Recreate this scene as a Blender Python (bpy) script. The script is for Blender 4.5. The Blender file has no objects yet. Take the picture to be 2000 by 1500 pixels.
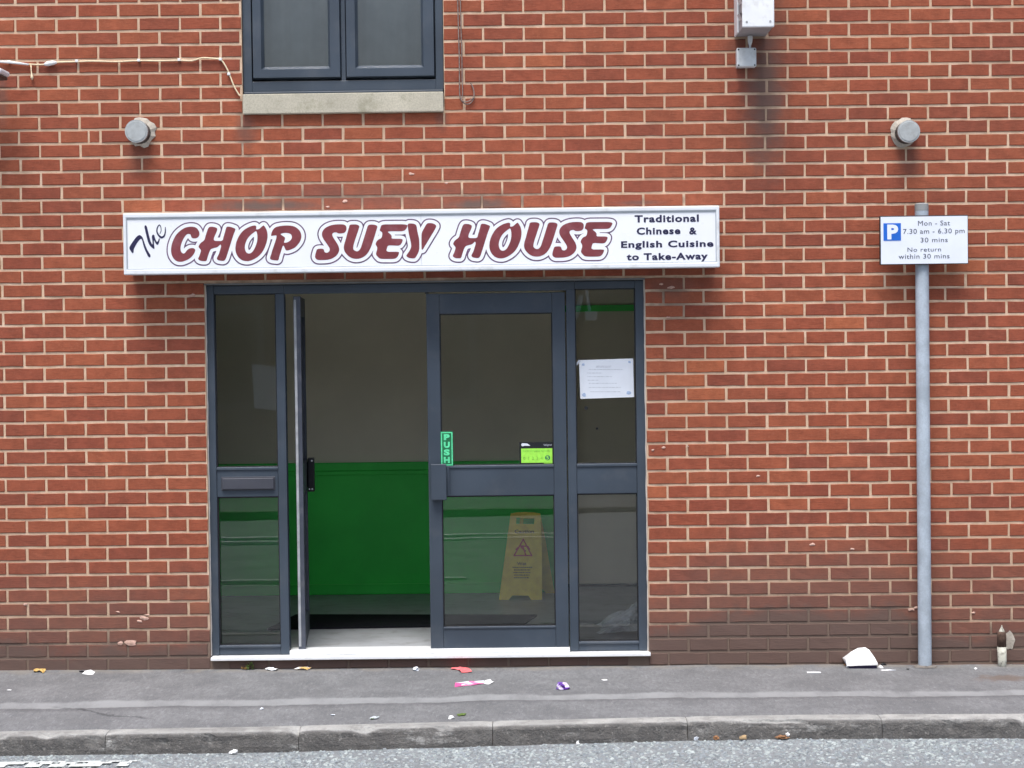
import bpy, bmesh, math, random
import numpy as np
from mathutils import Vector, Matrix, noise as mnoise

random.seed(7)
rng = np.random.default_rng(7)
S = bpy.context.scene
COL = S.collection

# ------------------------------------------------------------------ camera
F = 3734.0            # focal length in pixels of a 2000 px wide frame
D = 10.5              # metres from the camera to the brick face
VPX, VPY, ROLL = 1030.0, 656.0, 0.0125
_Y = Vector(((VPX-1000)/F, (750-VPY)/F, -1)).normalized()
_Z = Vector((-ROLL, 1, 0)); _Z = (_Z - _Y*_Z.dot(_Y)).normalized()
_X = _Y.cross(_Z)
M3 = Matrix((_X, _Y, _Z))                # camera axes -> world axes
_d = M3 @ Vector((0, 750-1305, -F))
CAM = Vector((0, -D, -_d.z/_d.y*D))
cam_data = bpy.data.cameras.new('camera')
cam_data.sensor_width = 36; cam_data.lens = 36*F/2000; cam_data.clip_end = 500
cam = bpy.data.objects.new('camera', cam_data)
cam.matrix_world = Matrix.Translation(CAM) @ M3.to_4x4()
COL.objects.link(cam); S.camera = cam

def at(px, py, Y=0.0):
    """world point on the plane y = Y seen at a photograph pixel"""
    d = M3 @ Vector((px-1000, 750-py, -F))
    return CAM + d*((Y-CAM.y)/d.y)
def xw(Y, *pts): return sum(at(a, b, Y).x for a, b in pts)/len(pts)
def zw(Y, *pts): return sum(at(a, b, Y).z for a, b in pts)/len(pts)

# ------------------------------------------------------------------ light
SUN_EL, SUN_AZ = math.radians(66), math.radians(-12)      # high, from behind the camera, a little left
w = bpy.data.worlds.new('World'); S.world = w; w.use_nodes = True
nt = w.node_tree; bg = nt.nodes['Background']
sky = nt.nodes.new('ShaderNodeTexSky'); sky.sky_type = 'NISHITA'; sky.sun_disc = False
sky.sun_elevation = SUN_EL; sky.sun_rotation = math.pi + SUN_AZ*-1
sky.air_density = 1.0; sky.dust_density = 4.0; sky.ozone_density = 1.0
nt.links.new(sky.outputs[0], bg.inputs[0]); bg.inputs[1].default_value = 0.09
sd = bpy.data.lights.new('sun', 'SUN'); sd.energy = 1.5; sd.angle = math.radians(26); sd.color = (1, .985, .965)
sun = bpy.data.objects.new('sun', sd); COL.objects.link(sun)
sdir = Vector((math.sin(SUN_AZ)*math.cos(SUN_EL), -math.cos(SUN_AZ)*math.cos(SUN_EL), math.sin(SUN_EL)))
sun.rotation_euler = sdir.to_track_quat('Z', 'Y').to_euler()
S.view_settings.view_transform = 'Standard'; S.view_settings.look = 'None'
S.view_settings.exposure = 1.20; S.view_settings.gamma = 1
S.view_settings.use_curve_mapping = False
S.cycles.max_bounces = 8; S.cycles.transparent_max_bounces = 16; S.cycles.diffuse_bounces = 4

# ------------------------------------------------------------------ materials
def lin(r, g, b):
    f = lambda c: (c/255/12.92) if c/255 <= .04045 else ((c/255+.055)/1.055)**2.4
    return (f(r), f(g), f(b))
def setin(n, name, v):
    if name in n.inputs: n.inputs[name].default_value = v
class N:
    """small wrapper for building node trees"""
    def __init__(s, tree): s.t = tree
    def new(s, kind, **kw):
        n = s.t.nodes.new(kind)
        for k, v in kw.items():
            if k[0] == '_': setin(n, k[1:], v)
            else: setattr(n, k, v)
        return n
    def link(s, a, b): s.t.links.new(a, b)
    def val(s, n, i, v):
        if hasattr(v, 'links') or hasattr(v, 'is_linked'): s.t.links.new(v, n.inputs[i])
        else: n.inputs[i].default_value = v
    def math(s, op, a, b=None, clamp=False):
        n = s.t.nodes.new('ShaderNodeMath'); n.operation = op; n.use_clamp = clamp
        s.val(n, 0, a)
        if b is not None: s.val(n, 1, b)
        return n.outputs[0]
    def mix(s, f, a, b):
        n = s.t.nodes.new('ShaderNodeMix'); n.data_type = 'RGBA'
        s.val(n, 0, f)
        for i, v in ((6, a), (7, b)):
            if isinstance(v, (tuple, list)): v = tuple(v[:3]) + (1,)
            s.val(n, i, v)
        return n.outputs[2]
    def noise(s, vec, scale, detail=3, rough=.55, stretch=None):
        if stretch:
            m = s.t.nodes.new('ShaderNodeMapping'); m.inputs['Scale'].default_value = stretch
            s.t.links.new(vec, m.inputs[0]); vec = m.outputs[0]
        n = s.t.nodes.new('ShaderNodeTexNoise'); n.inputs['Scale'].default_value = scale
        n.inputs['Detail'].default_value = detail; n.inputs['Roughness'].default_value = rough
        s.t.links.new(vec, n.inputs['Vector']); return n.outputs[0]
    def ramp(s, v, lo, hi, a=0, b=1, smooth=True):
        n = s.t.nodes.new('ShaderNodeMapRange'); n.interpolation_type = 'SMOOTHSTEP' if smooth else 'LINEAR'
        s.t.links.new(v, n.inputs[0]); n.inputs[1].default_value = lo; n.inputs[2].default_value = hi
        n.inputs[3].default_value = a; n.inputs[4].default_value = b; return n.outputs[0]
    def bump(s, h, strength, dist):
        n = s.t.nodes.new('ShaderNodeBump'); n.inputs['Strength'].default_value = strength
        n.inputs['Distance'].default_value = dist; s.t.links.new(h, n.inputs['Height']); return n.outputs[0]
def base(name):
    m = bpy.data.materials.new(name); m.use_nodes = True
    n = N(m.node_tree); p = m.node_tree.nodes['Principled BSDF']
    g = n.new('ShaderNodeNewGeometry')
    return m, n, p, g.outputs['Position']
def pm(name, col, rough=.6, var=.12, vscale=6, bump=0, bscale=150, metal=0, spec=.5, coat=0, emis=None, dirt=None, fine=0):
    m, n, p, pos = base(name)
    c = n.mix(n.ramp(n.noise(pos, vscale, 4), .3, .7), tuple(x*(1-var) for x in col), tuple(min(1, x*(1+var)) for x in col))
    if fine: c = n.mix(n.ramp(n.noise(pos, 120, 2), .35, .7, 0, fine), c, tuple(x*.55 for x in col))
    if dirt:
        dcol, amt, sc = dirt
        c = n.mix(n.ramp(n.noise(pos, sc, 5, .65), .5, .72, 0, amt), c, dcol)
    n.link(c, p.inputs['Base Color']); p.inputs['Roughness'].default_value = rough
    rr = n.ramp(n.noise(pos, vscale*3, 3), .2, .8, rough*.85, min(1, rough*1.15)); n.link(rr, p.inputs['Roughness'])
    p.inputs['Metallic'].default_value = metal; setin(p, 'Specular IOR Level', spec); setin(p, 'Coat Weight', coat)
    if bump: n.link(n.bump(n.noise(pos, bscale, 3), bump, .002), p.inputs['Normal'])
    return m

# grime on the facade: splash dirt with its own ragged outline, run-off streaks, soot lines, and some shadows painted in
def px_region(px, py, rx, ry):
    p = at(px, py); return (p.x, p.z, rx/355.6, ry/355.6)
def dirt_shade_group(name, regions, splash, soft):
    t = bpy.data.node_groups.new(name, 'ShaderNodeTree')
    t.interface.new_socket('Fac', in_out='OUTPUT', socket_type='NodeSocketFloat')
    n = N(t); out = n.new('NodeGroupOutput'); g = n.new('ShaderNodeNewGeometry'); pos = g.outputs['Position']
    sp = n.new('ShaderNodeSeparateXYZ'); n.link(pos, sp.inputs[0]); x, z = sp.outputs[0], sp.outputs[2]
    nz = n.noise(pos, 3.2, 5, .6); nf = n.noise(pos, 26, 4, .6)
    acc = None
    # splash band: height varies along the wall
    bumpx = n.ramp(n.math('ABSOLUTE', n.math('SUBTRACT', x, 1.55)), .2, 1.1, .17, 0)
    h = n.math('ADD', n.math('ADD', bumpx, splash), n.math('MULTIPLY', n.math('SUBTRACT', nz, .5), .34))
    h = n.math('ADD', h, n.math('MULTIPLY', n.math('SUBTRACT', nf, .5), .10))
    acc = n.math('MAXIMUM', n.ramp(n.math('SUBTRACT', h, z), -.10, .13, 0, .93), n.ramp(n.math('SUBTRACT', h, z), -.55, .02, 0, soft))
    for cx, cz, rx, rz, st in regions:
        dx = n.math('DIVIDE', n.math('SUBTRACT', x, cx), rx); dz = n.math('DIVIDE', n.math('SUBTRACT', z, cz), rz)
        d = n.math('SQRT', n.math('ADD', n.math('MULTIPLY', dx, dx), n.math('MULTIPLY', dz, dz)))
        d = n.math('ADD', d, n.math('MULTIPLY', n.math('SUBTRACT', n.noise(pos, 9, 5, .65), .5), 1.3))
        f = n.ramp(d, .1, 1.2, st, 0)
        acc = n.math('MAXIMUM', acc, f)
    n.link(acc, out.inputs[0]); return t
DIRT_SHADE = dirt_shade_group('wall_grime_shade', [
    px_region(1494, 180, 50, 200)+(.85,), px_region(478, 250, 26, 40)+(.5,), px_region(862, 235, 14, 26)+(.45,),  # first: box shadow and run-off painted as one dark streak
    px_region(1480, 60, 80, 90)+(.45,), px_region(520, 402, 150, 14)+(.95,), px_region(930, 400, 90, 15)+(.95,), px_region(750, 385, 330, 40)+(.35,),  # first: shadow around the white box, painted dark
    px_region(1250, 396, 60, 6)+(.55,), px_region(840, 372, 60, 5)+(.6,), px_region(1310, 560, 70, 34)+(.4,),
    px_region(265, 305, 30, 45)+(.25,), px_region(1775, 310, 26, 45)+(.3,), px_region(5, 190, 14, 70)+(.5,)], .20, .6)  # last region: cast shadow below the left wall fitting, painted in
MDIRT_SHADE = dirt_shade_group('mortar_grime_shade', [
    px_region(1494, 190, 34, 190)+(.55,), px_region(480, 260, 30, 80)+(.7,),  # first: box shadow and run-off streak carried onto the mortar
    px_region(620, 385, 320, 34)+(.72,), px_region(1000, 392, 260, 26)+(.75,), px_region(1290, 392, 110, 12)+(.6,),
    px_region(1310, 580, 60, 60)+(.7,), px_region(1290, 850, 20, 200)+(.2,), px_region(700, 545, 340, 12)+(.6,), px_region(1000, 545, 340, 12)+(.6,)], .225, .22)  # last two regions: shadow under the shop sign painted into the mortar
def add_dirt_shade(n, c, grp, dcol):
    g = n.new('ShaderNodeGroup'); g.node_tree = grp
    return n.mix(g.outputs[0], c, dcol)
def brick_mat(i, col):
    m, n, p, pos = base('brick_red_%d' % i)
    c = n.mix(n.ramp(n.noise(pos, 14, 4, .6), .3, .72), tuple(x*.86 for x in col), tuple(min(1, x*1.16) for x in col))
    c = n.mix(n.ramp(n.noise(pos, 70, 4, .7), .5, .68, 0, .45), c, (col[0]*1.22, col[1]*1.55, col[2]*1.75))
    c = n.mix(n.ramp(n.noise(pos, .9, 4, .6), .38, .66, 0, .22), c, (.17, .060, .040))
    st = n.noise(pos, 60, 4, .65, (.35, 1, 2.2))
    c = n.mix(n.ramp(st, .48, .74, 0, .5), c, (col[0]*.52, col[1]*.5, col[2]*.55))
    c = n.mix(n.ramp(n.noise(pos, 240, 2, .6), .58, .75, 0, .3), c, (min(1, col[0]*1.3), col[1]*1.7, col[2]*1.8))
    c = add_dirt_shade(n, c, DIRT_SHADE, (.118, .084, .072))
    n.link(c, p.inputs['Base Color']); p.inputs['Roughness'].default_value = .85; setin(p, 'Specular IOR Level', .25)
    b = n.math('ADD', n.noise(pos, 260, 4, .7), n.math('MULTIPLY', st, 1.4))
    n.link(n.bump(b, .55, .0022), p.inputs['Normal']); return m
_bc = [(.290, .079, .041), (.272, .072, .038), (.305, .086, .044), (.250, .066, .038), (.295, .082, .042), (.265, .072, .040),
       (.315, .090, .045), (.238, .065, .038), (.285, .075, .040), (.36, .107, .050)]
BRICKS = [brick_mat(i, c) for i, c in enumerate(_bc)]
def mortar_mat():
    m, n, p, pos = base('mortar_buff')
    c = n.mix(n.ramp(n.noise(pos, 18, 5), .3, .7), (.55, .395, .27), (.69, .51, .37))
    c = n.mix(n.ramp(n.noise(pos, 140, 3), .5, .75, 0, .35), c, (.46, .33, .25))
    c = n.mix(n.ramp(n.noise(pos, .75, 3, .55), .44, .62, 0, .5), c, (.50, .34, .235))
    c = n.mix(n.ramp(n.noise(pos, 7, 4, .6), .56, .72, 0, .45), c, (.80, .62, .49))
    c = add_dirt_shade(n, c, MDIRT_SHADE, (.145, .108, .090))
    n.link(c, p.inputs['Base Color']); p.inputs['Roughness'].default_value = .95; setin(p, 'Specular IOR Level', .15)
    n.link(n.bump(n.noise(pos, 220, 4, .7), .8, .003), p.inputs['Normal']); return m
MORTAR = mortar_mat()
GREY = pm('anthracite_aluminium', (.044, .060, .082), .42, .14, 2, .08, 300, spec=.5, dirt=((.09, .10, .115), .35, 5))
GREYD = pm('anthracite_plastic', (.052, .056, .072), .5, .08, 5, .1, 200)
GASKET = pm('rubber_gasket', (.008, .008, .010), .7)
WHITEP = pm('white_upvc', (.80, .82, .83), .35, .05, 5, .05, 100, dirt=((.42, .40, .36), .25, 14))
SIGNW = pm('white_sign_face', (.80, .83, .87), .3, .03, 2.5, 0, spec=.45)
SIGNF = pm('white_sign_frame', (.72, .76, .80), .35, .06, 6, dirt=((.40, .40, .38), .5, 6))
STONE = pm('cast_stone', (.50, .47, .38), .85, .10, 5, .5, 240, dirt=((.26, .25, .18), .75, 7), spec=.2, fine=.4)
GALV = pm('galvanised_steel', (.40, .465, .53), .62, .16, 9, .1, 60, metal=0, dirt=((.30, .34, .38), .5, 12), fine=.25)
GALVD = pm('dull_zinc_cap', (.25, .26, .26), .7, .1, 10)
WHITEM = pm('white_metal', (.76, .78, .80), .4, .05, 8, dirt=((.45, .43, .40), .3, 20))
WHITEG = pm('white_box_shade', (.62, .65, .66), .45, .08, 12, dirt=((.38, .38, .37), .4, 16))
CREAM = pm('cream_wall_paint', (.84, .77, .60), .8, .05, 2, .2, 60)
GREEN = pm('green_wall_paint', (.055, .76, .095), .45, .08, 2.5, .2, 50, spec=.4)
VINYL = pm('grey_vinyl_floor', (.36, .375, .40), .42, .16, 2.5, .1, 60, dirt=((.15, .14, .13), .5, 9))
MATC = pm('dark_mat_pile', (.012, .013, .017), .95, .2, 50, .9, 500, spec=.1)
CEIL = pm('ceiling_paint', (.75, .73, .68), .9)
BLACK = pm('black_plastic', (.010, .011, .014), .45, .1, 10)
INK = pm('navy_vinyl_letter', (.018, .016, .060), .4, .1, 30)
PURP = pm('purple_vinyl_line', (.115, .058, .125), .5, .25, 20)
MAROON = pm('maroon_vinyl', lin(118, 52, 58), .5, .12, 9, dirt=(lin(140, 84, 92), .5, 11))
TEXTBLK = pm('black_print', (.05, .06, .09), .6, .5, 120)
BLUEP = pm('blue_parking_square', (.010, .125, .56), .4, .05, 10)
PLATEW = pm('white_plate', (.74, .79, .88), .35, .03, 8)
SHEENG = pm('push_green', (.015, .16, .065), .4)
MINT = pm('push_mint', (.12, .72, .36), .4, .15, 60)
LIME = pm('sticker_lime', (.36, .82, .09), .4, .08, 60)
LIMED = pm('sticker_dull_lime', (.22, .58, .06), .5, .2, 60)
DKGREEN = pm('sticker_dark_green', (.01, .16, .10), .5)
PAPER = pm('white_paper', (.72, .77, .84), .75, .03, 12, .1, 40)
TACK = pm('blue_tack', (.36, .47, .66), .6, .1, 60)
FAINT = pm('faint_print', (.50, .54, .60), .8, .1, 90)
YELLOW = pm('yellow_sign_plastic', (.95, .75, .07), .45, .10, 14, .1, 90, dirt=((.70, .46, .05), .4, 25))
YELLOWD = pm('sign_ink', (.16, .11, .03), .6)
REDI = pm('sign_red', (.55, .03, .07), .5)
CREAMC = pm('cream_cable', (.74, .62, .42), .5, .1, 30)
CABLEG = pm('grey_cable', (.22, .17, .15), .7, .3, 60)
RUST = pm('rusty_iron', (.085, .050, .035), .9, .3, 60, .6, 200)
PIPEW = pm('old_white_paint', (.50, .50, .43), .75, .15, 30, .4, 120, dirt=((.10, .09, .07), .8, 40))
PATCH = pm('cement_patch', (.46, .42, .36), .95, .15, 20, .9, 90, spec=.15, fine=.4)
SILIC = pm('white_mastic', (.60, .56, .52), .6, .12, 20)
LEAFY = pm('yellow_leaf', (.58, .37, .12), .7, .2, 60)
LEAFD = pm('dull_tan_leaf', (.34, .24, .13), .8, .3, 60)
LEAFB = pm('brown_leaf', (.26, .13, .06), .8, .3, 60)
WEEDG = pm('weed_green', (.10, .16, .03), .7, .3, 60)
FOAM = pm('white_foam', (.80, .81, .81), .6, .04, 20, .3, 120, dirt=((.50, .47, .42), .5, 22))
DARKIN = pm('dark_purple_tray', (.020, .013, .055), .5)  # plain dark purple, for the tray under the foam lid
PINK = pm('coral_paper', (.78, .16, .17), .6, .1, 50)
MAG = pm('magenta_print', (.70, .10, .32), .5, .2, 60)
PURPW = pm('purple_foil', (.14, .045, .35), .3, .3, 60)
LILAC = pm('lilac_foil', (.70, .60, .84), .35, .1, 60)
GREYMARK = pm('wet_grey', (.30, .31, .33), .8)
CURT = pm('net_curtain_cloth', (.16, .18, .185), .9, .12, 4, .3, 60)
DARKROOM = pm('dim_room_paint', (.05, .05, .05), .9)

def asphalt(name, cols, spot, strip=None):
    m, n, p, pos = base(name)
    c = n.mix(n.ramp(n.noise(pos, 2.2, 6, .68), .36, .64), cols[0], cols[1])
    c = n.mix(n.ramp(n.noise(pos, 5, 6, .72, (1, .7, 1)), .46, .68, 0, .55), c, cols[2])
    c = n.mix(n.ramp(n.noise(pos, 55, 3, .7, (1, .3, 1)), .42, .62, 0, .45), c, cols[2])
    c = n.mix(n.ramp(n.noise(pos, 48, 3, .7, (1, .3, 1)), .55, .72, 0, .40), c, spot)
    c = n.mix(n.ramp(n.noise(pos, 190, 2), .5, .78, 0, .55), c, spot)
    c = n.mix(n.ramp(n.noise(pos, 300, 2), .5, .3, 0, .4), c, tuple(x*.4 for x in cols[0]))
    if strip:
        sp = n.new('ShaderNodeSeparateXYZ'); n.link(pos, sp.inputs[0])
        y = n.math('ADD', sp.outputs[1], n.math('MULTIPLY', n.math('SUBTRACT', n.noise(pos, 1.3, 4, .6), .5), .22))
        y = n.math('ADD', y, n.math('MULTIPLY', n.math('SUBTRACT', n.noise(pos, 14, 5, .7, (1, .4, 1)), .5), .075))
        # old trench infill running along the footway, and the pale silt by the wall
        f = n.math('MULTIPLY', n.ramp(y, strip[0]-.022, strip[0]+.018), n.ramp(y, strip[1]-.014, strip[1]+.03, 1, 0))
        f2 = n.math('MULTIPLY', f, n.ramp(n.noise(pos, 4, 5, .7, (1, .4, 1)), .3, .62, .35, .9))
        c = n.mix(f2, c, (.285, .294, .30))
        e = n.math('MULTIPLY', n.ramp(y, -.13, -.01), n.ramp(n.noise(pos, 8, 4), .35, .6))
        c = n.mix(n.math('MULTIPLY', e, .6), c, (.25, .225, .19))
        e2 = n.math('MULTIPLY', n.ramp(y, strip[0]-.10, strip[0]-.02), n.ramp(y, strip[0]-.02, strip[0]+.0, 1, 0))
        c = n.mix(n.math('MULTIPLY', e2, .35), c, (.07, .065, .07))
        pt = at(1965, 1331, -.45); dx = n.math('MULTIPLY', n.math('SUBTRACT', sp.outputs[0], pt.x), 6.0); dy = n.math('MULTIPLY', n.math('SUBTRACT', sp.outputs[1], -.42), 9.0)
        dd = n.math('ADD', n.math('SQRT', n.math('ADD', n.math('MULTIPLY', dx, dx), n.math('MULTIPLY', dy, dy))), n.math('MULTIPLY', n.math('SUBTRACT', n.noise(pos, 16, 5, .75), .5), 3.0))
        c = n.mix(n.ramp(dd, .4, 1.1, .75, 0), c, (.15, .115, .095))
        # a wandering crack towards the left
        xx = sp.outputs[0]; cy_ = n.math('ADD', n.math('MULTIPLY', xx, -.62), -2.35)
        cd = n.math('ABSOLUTE', n.math('SUBTRACT', n.math('ADD', sp.outputs[1], n.math('MULTIPLY', n.math('SUBTRACT', n.noise(pos, 5, 5, .7), .5), .28)), cy_))
        win = n.math('MULTIPLY', n.ramp(xx, -2.5, -2.3), n.ramp(xx, -1.95, -1.8, 1, 0))
        c = n.mix(n.math('MULTIPLY', n.ramp(cd, .0, .03, .7, 0), win), c, (.05, .05, .055))
        # gum spots
        v = n.new('ShaderNodeTexVoronoi'); v.inputs['Scale'].default_value = 4.2; n.link(pos, v.inputs['Vector'])
        c = n.mix(n.ramp(v.outputs['Distance'], .055, .035, .55, 0) if False else n.ramp(v.outputs['Distance'], .035, .055, .45, 0), c, (.30, .30, .31))
    n.link(c, p.inputs['Base Color']); p.inputs['Roughness'].default_value = .9; setin(p, 'Specular IOR Level', .3)
    n.link(n.bump(n.math('ADD', n.noise(pos, 170, 3, .7), n.noise(pos, 25, 3)), .7, .004), p.inputs['Normal'])
    return m
TARMAC = asphalt('footway_tarmac', [(.154, .158, .163), (.212, .217, .223), (.118, .121, .127)], (.32, .328, .34), (-.90, -.775))
ROADM = asphalt('road_asphalt', [(.20, .215, .225), (.25, .27, .28), (.17, .18, .19)], (.36, .38, .38))
def kerb_mat():
    m, n, p, pos = base('worn_kerb_concrete')
    g = n.new('ShaderNodeNewGeometry'); sp = n.new('ShaderNodeSeparateXYZ'); n.link(g.outputs['True Normal'], sp.inputs[0])
    c = n.mix(n.ramp(n.noise(pos, 6, 5), .3, .7), (.33, .33, .32), (.52, .52, .50))
    c = n.mix(n.ramp(n.noise(pos, 90, 3), .5, .75, 0, .5), c, (.24, .235, .225))
    p2 = n.new('ShaderNodeSeparateXYZ'); n.link(pos, p2.inputs[0])
    # dark mottling in long patches on the roadward side
    s = n.ramp(n.noise(pos, 3.0, 7, .74, (.7, 1, 3.5)), .33, .47)
    front = n.ramp(p2.outputs[1], -1.485, -1.462, 1, .06)
    c = n.mix(n.math('MULTIPLY', n.math('MULTIPLY', s, front), .92), c, (.080, .078, .077))
    c = n.mix(n.math('MULTIPLY', n.ramp(n.noise(pos, 24, 6, .8), .42, .56), n.math('MULTIPLY', front, .8)), c, (.125, .12, .115))
    c = n.mix(n.math('MULTIPLY', n.ramp(n.noise(pos, 38, 5, .75), .56, .68), n.math('MULTIPLY', front, .55)), c, (.34, .33, .31))
    c = n.mix(n.math('MULTIPLY', n.ramp(n.noise(pos, 11, 5, .7), .5, .62), .4), c, (.20, .195, .185))
    n.link(c, p.inputs['Base Color']); p.inputs['Roughness'].default_value = .92; setin(p, 'Specular IOR Level', .2)
    n.link(n.bump(n.math('ADD', n.noise(pos, 90, 4, .7), n.noise(pos, 14, 3)), 1.0, .012), p.inputs['Normal']); return m
KERB = kerb_mat()
def glass(name, tint=(1, 1, 1), refl=1.0):
    m = bpy.data.materials.new(name); m.use_nodes = True; t = m.node_tree; t.nodes.clear(); n = N(t)
    o = n.new('ShaderNodeOutputMaterial'); fr = n.new('ShaderNodeFresnel'); fr.inputs[0].default_value = 1.60
    tr = n.new('ShaderNodeBsdfTransparent'); tr.inputs[0].default_value = tint+(1,)
    gl = n.new('ShaderNodeBsdfGlossy'); gl.inputs['Roughness'].default_value = .0; gl.inputs[0].default_value = (refl, refl, refl, 1)
    g = n.new('ShaderNodeNewGeometry')
    n.link(n.bump(n.noise(g.outputs['Position'], 2.2, 1), .02, .02), gl.inputs['Normal'])
    mx = n.new('ShaderNodeMixShader'); n.link(fr.outputs[0], mx.inputs[0]); n.link(tr.outputs[0], mx.inputs[1]); n.link(gl.outputs[0], mx.inputs[2])
    n.link(mx.outputs[0], o.inputs[0]); return m
GLASS = glass('clear_glass', (.965, .975, .97))
def film():
    m = bpy.data.materials.new('clear_polythene'); m.use_nodes = True; t = m.node_tree; t.nodes.clear(); n = N(t)
    o = n.new('ShaderNodeOutputMaterial'); tr = n.new('ShaderNodeBsdfTransparent')
    p = n.new('ShaderNodeBsdfPrincipled'); p.inputs['Base Color'].default_value = (.88, .90, .92, 1); p.inputs['Roughness'].default_value = .22
    lw = n.new('ShaderNodeLayerWeight'); lw.inputs[0].default_value = .45
    mx = n.new('ShaderNodeMixShader'); n.link(n.ramp(lw.outputs['Facing'], .05, .6, .68, 1), mx.inputs[0])
    n.link(tr.outputs[0], mx.inputs[1]); n.link(p.outputs[0], mx.inputs[2]); n.link(mx.outputs[0], o.inputs[0]); return m
FILM = film()

# ------------------------------------------------------------------ mesh helpers
def link(name, me, parent=None):
    o = bpy.data.objects.new(name, me); COL.objects.link(o)
    if parent: o.parent = parent
    return o
def mesh(name, verts, faces, mats, parent=None, midx=None, smooth=False):
    me = bpy.data.meshes.new(name); me.from_pydata([tuple(v) for v in verts], [], faces)
    for m in (mats if isinstance(mats, list) else [mats]): me.materials.append(m)
    if midx is not None: me.polygons.foreach_set('material_index', midx)
    if smooth: me.polygons.foreach_set('use_smooth', [True]*len(me.polygons))
    me.update(); return link(name, me, parent)
def tag(o, label=None, cat=None, group=None, kind=None):
    if label: o['label'] = label
    if cat: o['category'] = cat
    if group: o['group'] = group
    if kind: o['kind'] = kind
    return o
def thing(name, label, cat, loc=(0, 0, 0), group=None):
    o = bpy.data.objects.new(name, None); COL.objects.link(o); o.empty_display_size = .1
    o.location = loc; return tag(o, label, cat, group)
def adopt(o, parent):
    """parent while keeping the mesh where it was modelled in world space"""
    o.parent = parent; o.matrix_parent_inverse = Matrix.Translation(-parent.location); return o
class MB:
    def __init__(s): s.v = []; s.f = []; s.m = []
    def add(s, vs, fs, mi=0):
        b = len(s.v); s.v += [tuple(v) for v in vs]; s.f += [tuple(i+b for i in f) for f in fs]; s.m += [mi]*len(fs); return s
    def box(s, x0, x1, y0, y1, z0, z1, mi=0, bev=0.0):
        if x0 > x1: x0, x1 = x1, x0
        if y0 > y1: y0, y1 = y1, y0
        if z0 > z1: z0, z1 = z1, z0
        b = min(bev, (x1-x0)*.45, (y1-y0)*.45, (z1-z0)*.45)
        if b <= 0:
            v = [(x, y, z) for x in (x0, x1) for y in (y0, y1) for z in (z0, z1)]
            f = [(0, 1, 3, 2), (4, 6, 7, 5), (0, 4, 5, 1), (2, 3, 7, 6), (0, 2, 6, 4), (1, 5, 7, 3)]
            return s.add(v, f, mi)
        bm = bmesh.new(); bmesh.ops.create_cube(bm, size=1)
        for q in bm.verts: q.co = Vector(((x0+x1)/2+q.co.x*(x1-x0), (y0+y1)/2+q.co.y*(y1-y0), (z0+z1)/2+q.co.z*(z1-z0)))
        bmesh.ops.bevel(bm, geom=bm.edges[:], offset=b, segments=2, profile=.5, affect='EDGES')
        bm.verts.index_update()
        s.add([q.co[:] for q in bm.verts], [[q.index for q in fc.verts] for fc in bm.faces], mi); bm.free(); return s
    def tube(s, pts, r, n=8, mi=0, cap=True):
        pts = [Vector(p) for p in pts]; rr = r if isinstance(r, (list, tuple)) else [r]*len(pts)
        rings = []; up = None
        for i, p in enumerate(pts):
            t = (pts[min(i+1, len(pts)-1)]-pts[max(i-1, 0)]).normalized()
            if up is None: up = t.orthogonal().normalized()
            a = (up - t*up.dot(t)).normalized(); up = a; b = t.cross(a)
            rings.append([p + (a*math.cos(2*math.pi*k/n)+b*math.sin(2*math.pi*k/n))*rr[i] for k in range(n)])
        vs = [q for R in rings for q in R]; fs = []
        for i in range(len(pts)-1):
            for k in range(n): fs.append((i*n+k, i*n+(k+1) % n, (i+1)*n+(k+1) % n, (i+1)*n+k))
        if cap: fs.append(tuple(range(n))[::-1]); fs.append(tuple((len(pts)-1)*n+k for k in range(n)))
        return s.add(vs, fs, mi)
    def build(s, name, mats, parent=None, smooth=False):
        o = mesh(name, s.v, s.f, mats, None, s.m, smooth)
        bm = bmesh.new(); bm.from_mesh(o.data); bmesh.ops.recalc_face_normals(bm, faces=bm.faces[:]); bm.to_mesh(o.data); bm.free()
        if parent: adopt(o, parent)
        return o
def smooth_path(pts, k=4):
    out = []; P = [Vector(p) for p in pts]
    for i in range(len(P)-1):
        a, b, c, d = P[max(i-1, 0)], P[i], P[i+1], P[min(i+2, len(P)-1)]
        for j in range(k):
            t = j/k; out.append(.5*((2*b)+(c-a)*t+(2*a-5*b+4*c-d)*t*t+(3*b-a-3*c+d)*t**3))
    out.append(P[-1]); return out

# ------------------------------------------------------------------ flat print from outlines (distance field contours)
def chaikin(p, it=2):
    for _ in range(it):
        q = []
        for i in range(len(p)):
            a, b = p[i], p[(i+1) % len(p)]
            q += [(a[0]*.75+b[0]*.25, a[1]*.75+b[1]*.25), (a[0]*.25+b[0]*.75, a[1]*.25+b[1]*.75)]
        p = q
    return p
def sd_poly(X, Y, polys):
    P = np.stack([X.ravel(), Y.ravel()], 1); dmin = np.full(len(P), 1e9); ins = np.zeros(len(P), bool)
    for poly in polys:
        A = np.array(poly); B = np.roll(A, -1, 0)
        for a, b in zip(A, B):
            e = b-a; L = max((e*e).sum(), 1e-9)
            t = np.clip(((P-a)@e)/L, 0, 1); q = P-a-t[:, None]*e
            dmin = np.minimum(dmin, (q*q).sum(1))
            c = ((a[1] > P[:, 1]) != (b[1] > P[:, 1]))
            if a[1] != b[1]: ins ^= c & (P[:, 0] < e[0]*(P[:, 1]-a[1])/e[1]+a[0])
    d = np.sqrt(dmin); return np.where(ins, -d, d).reshape(X.shape)
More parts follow.
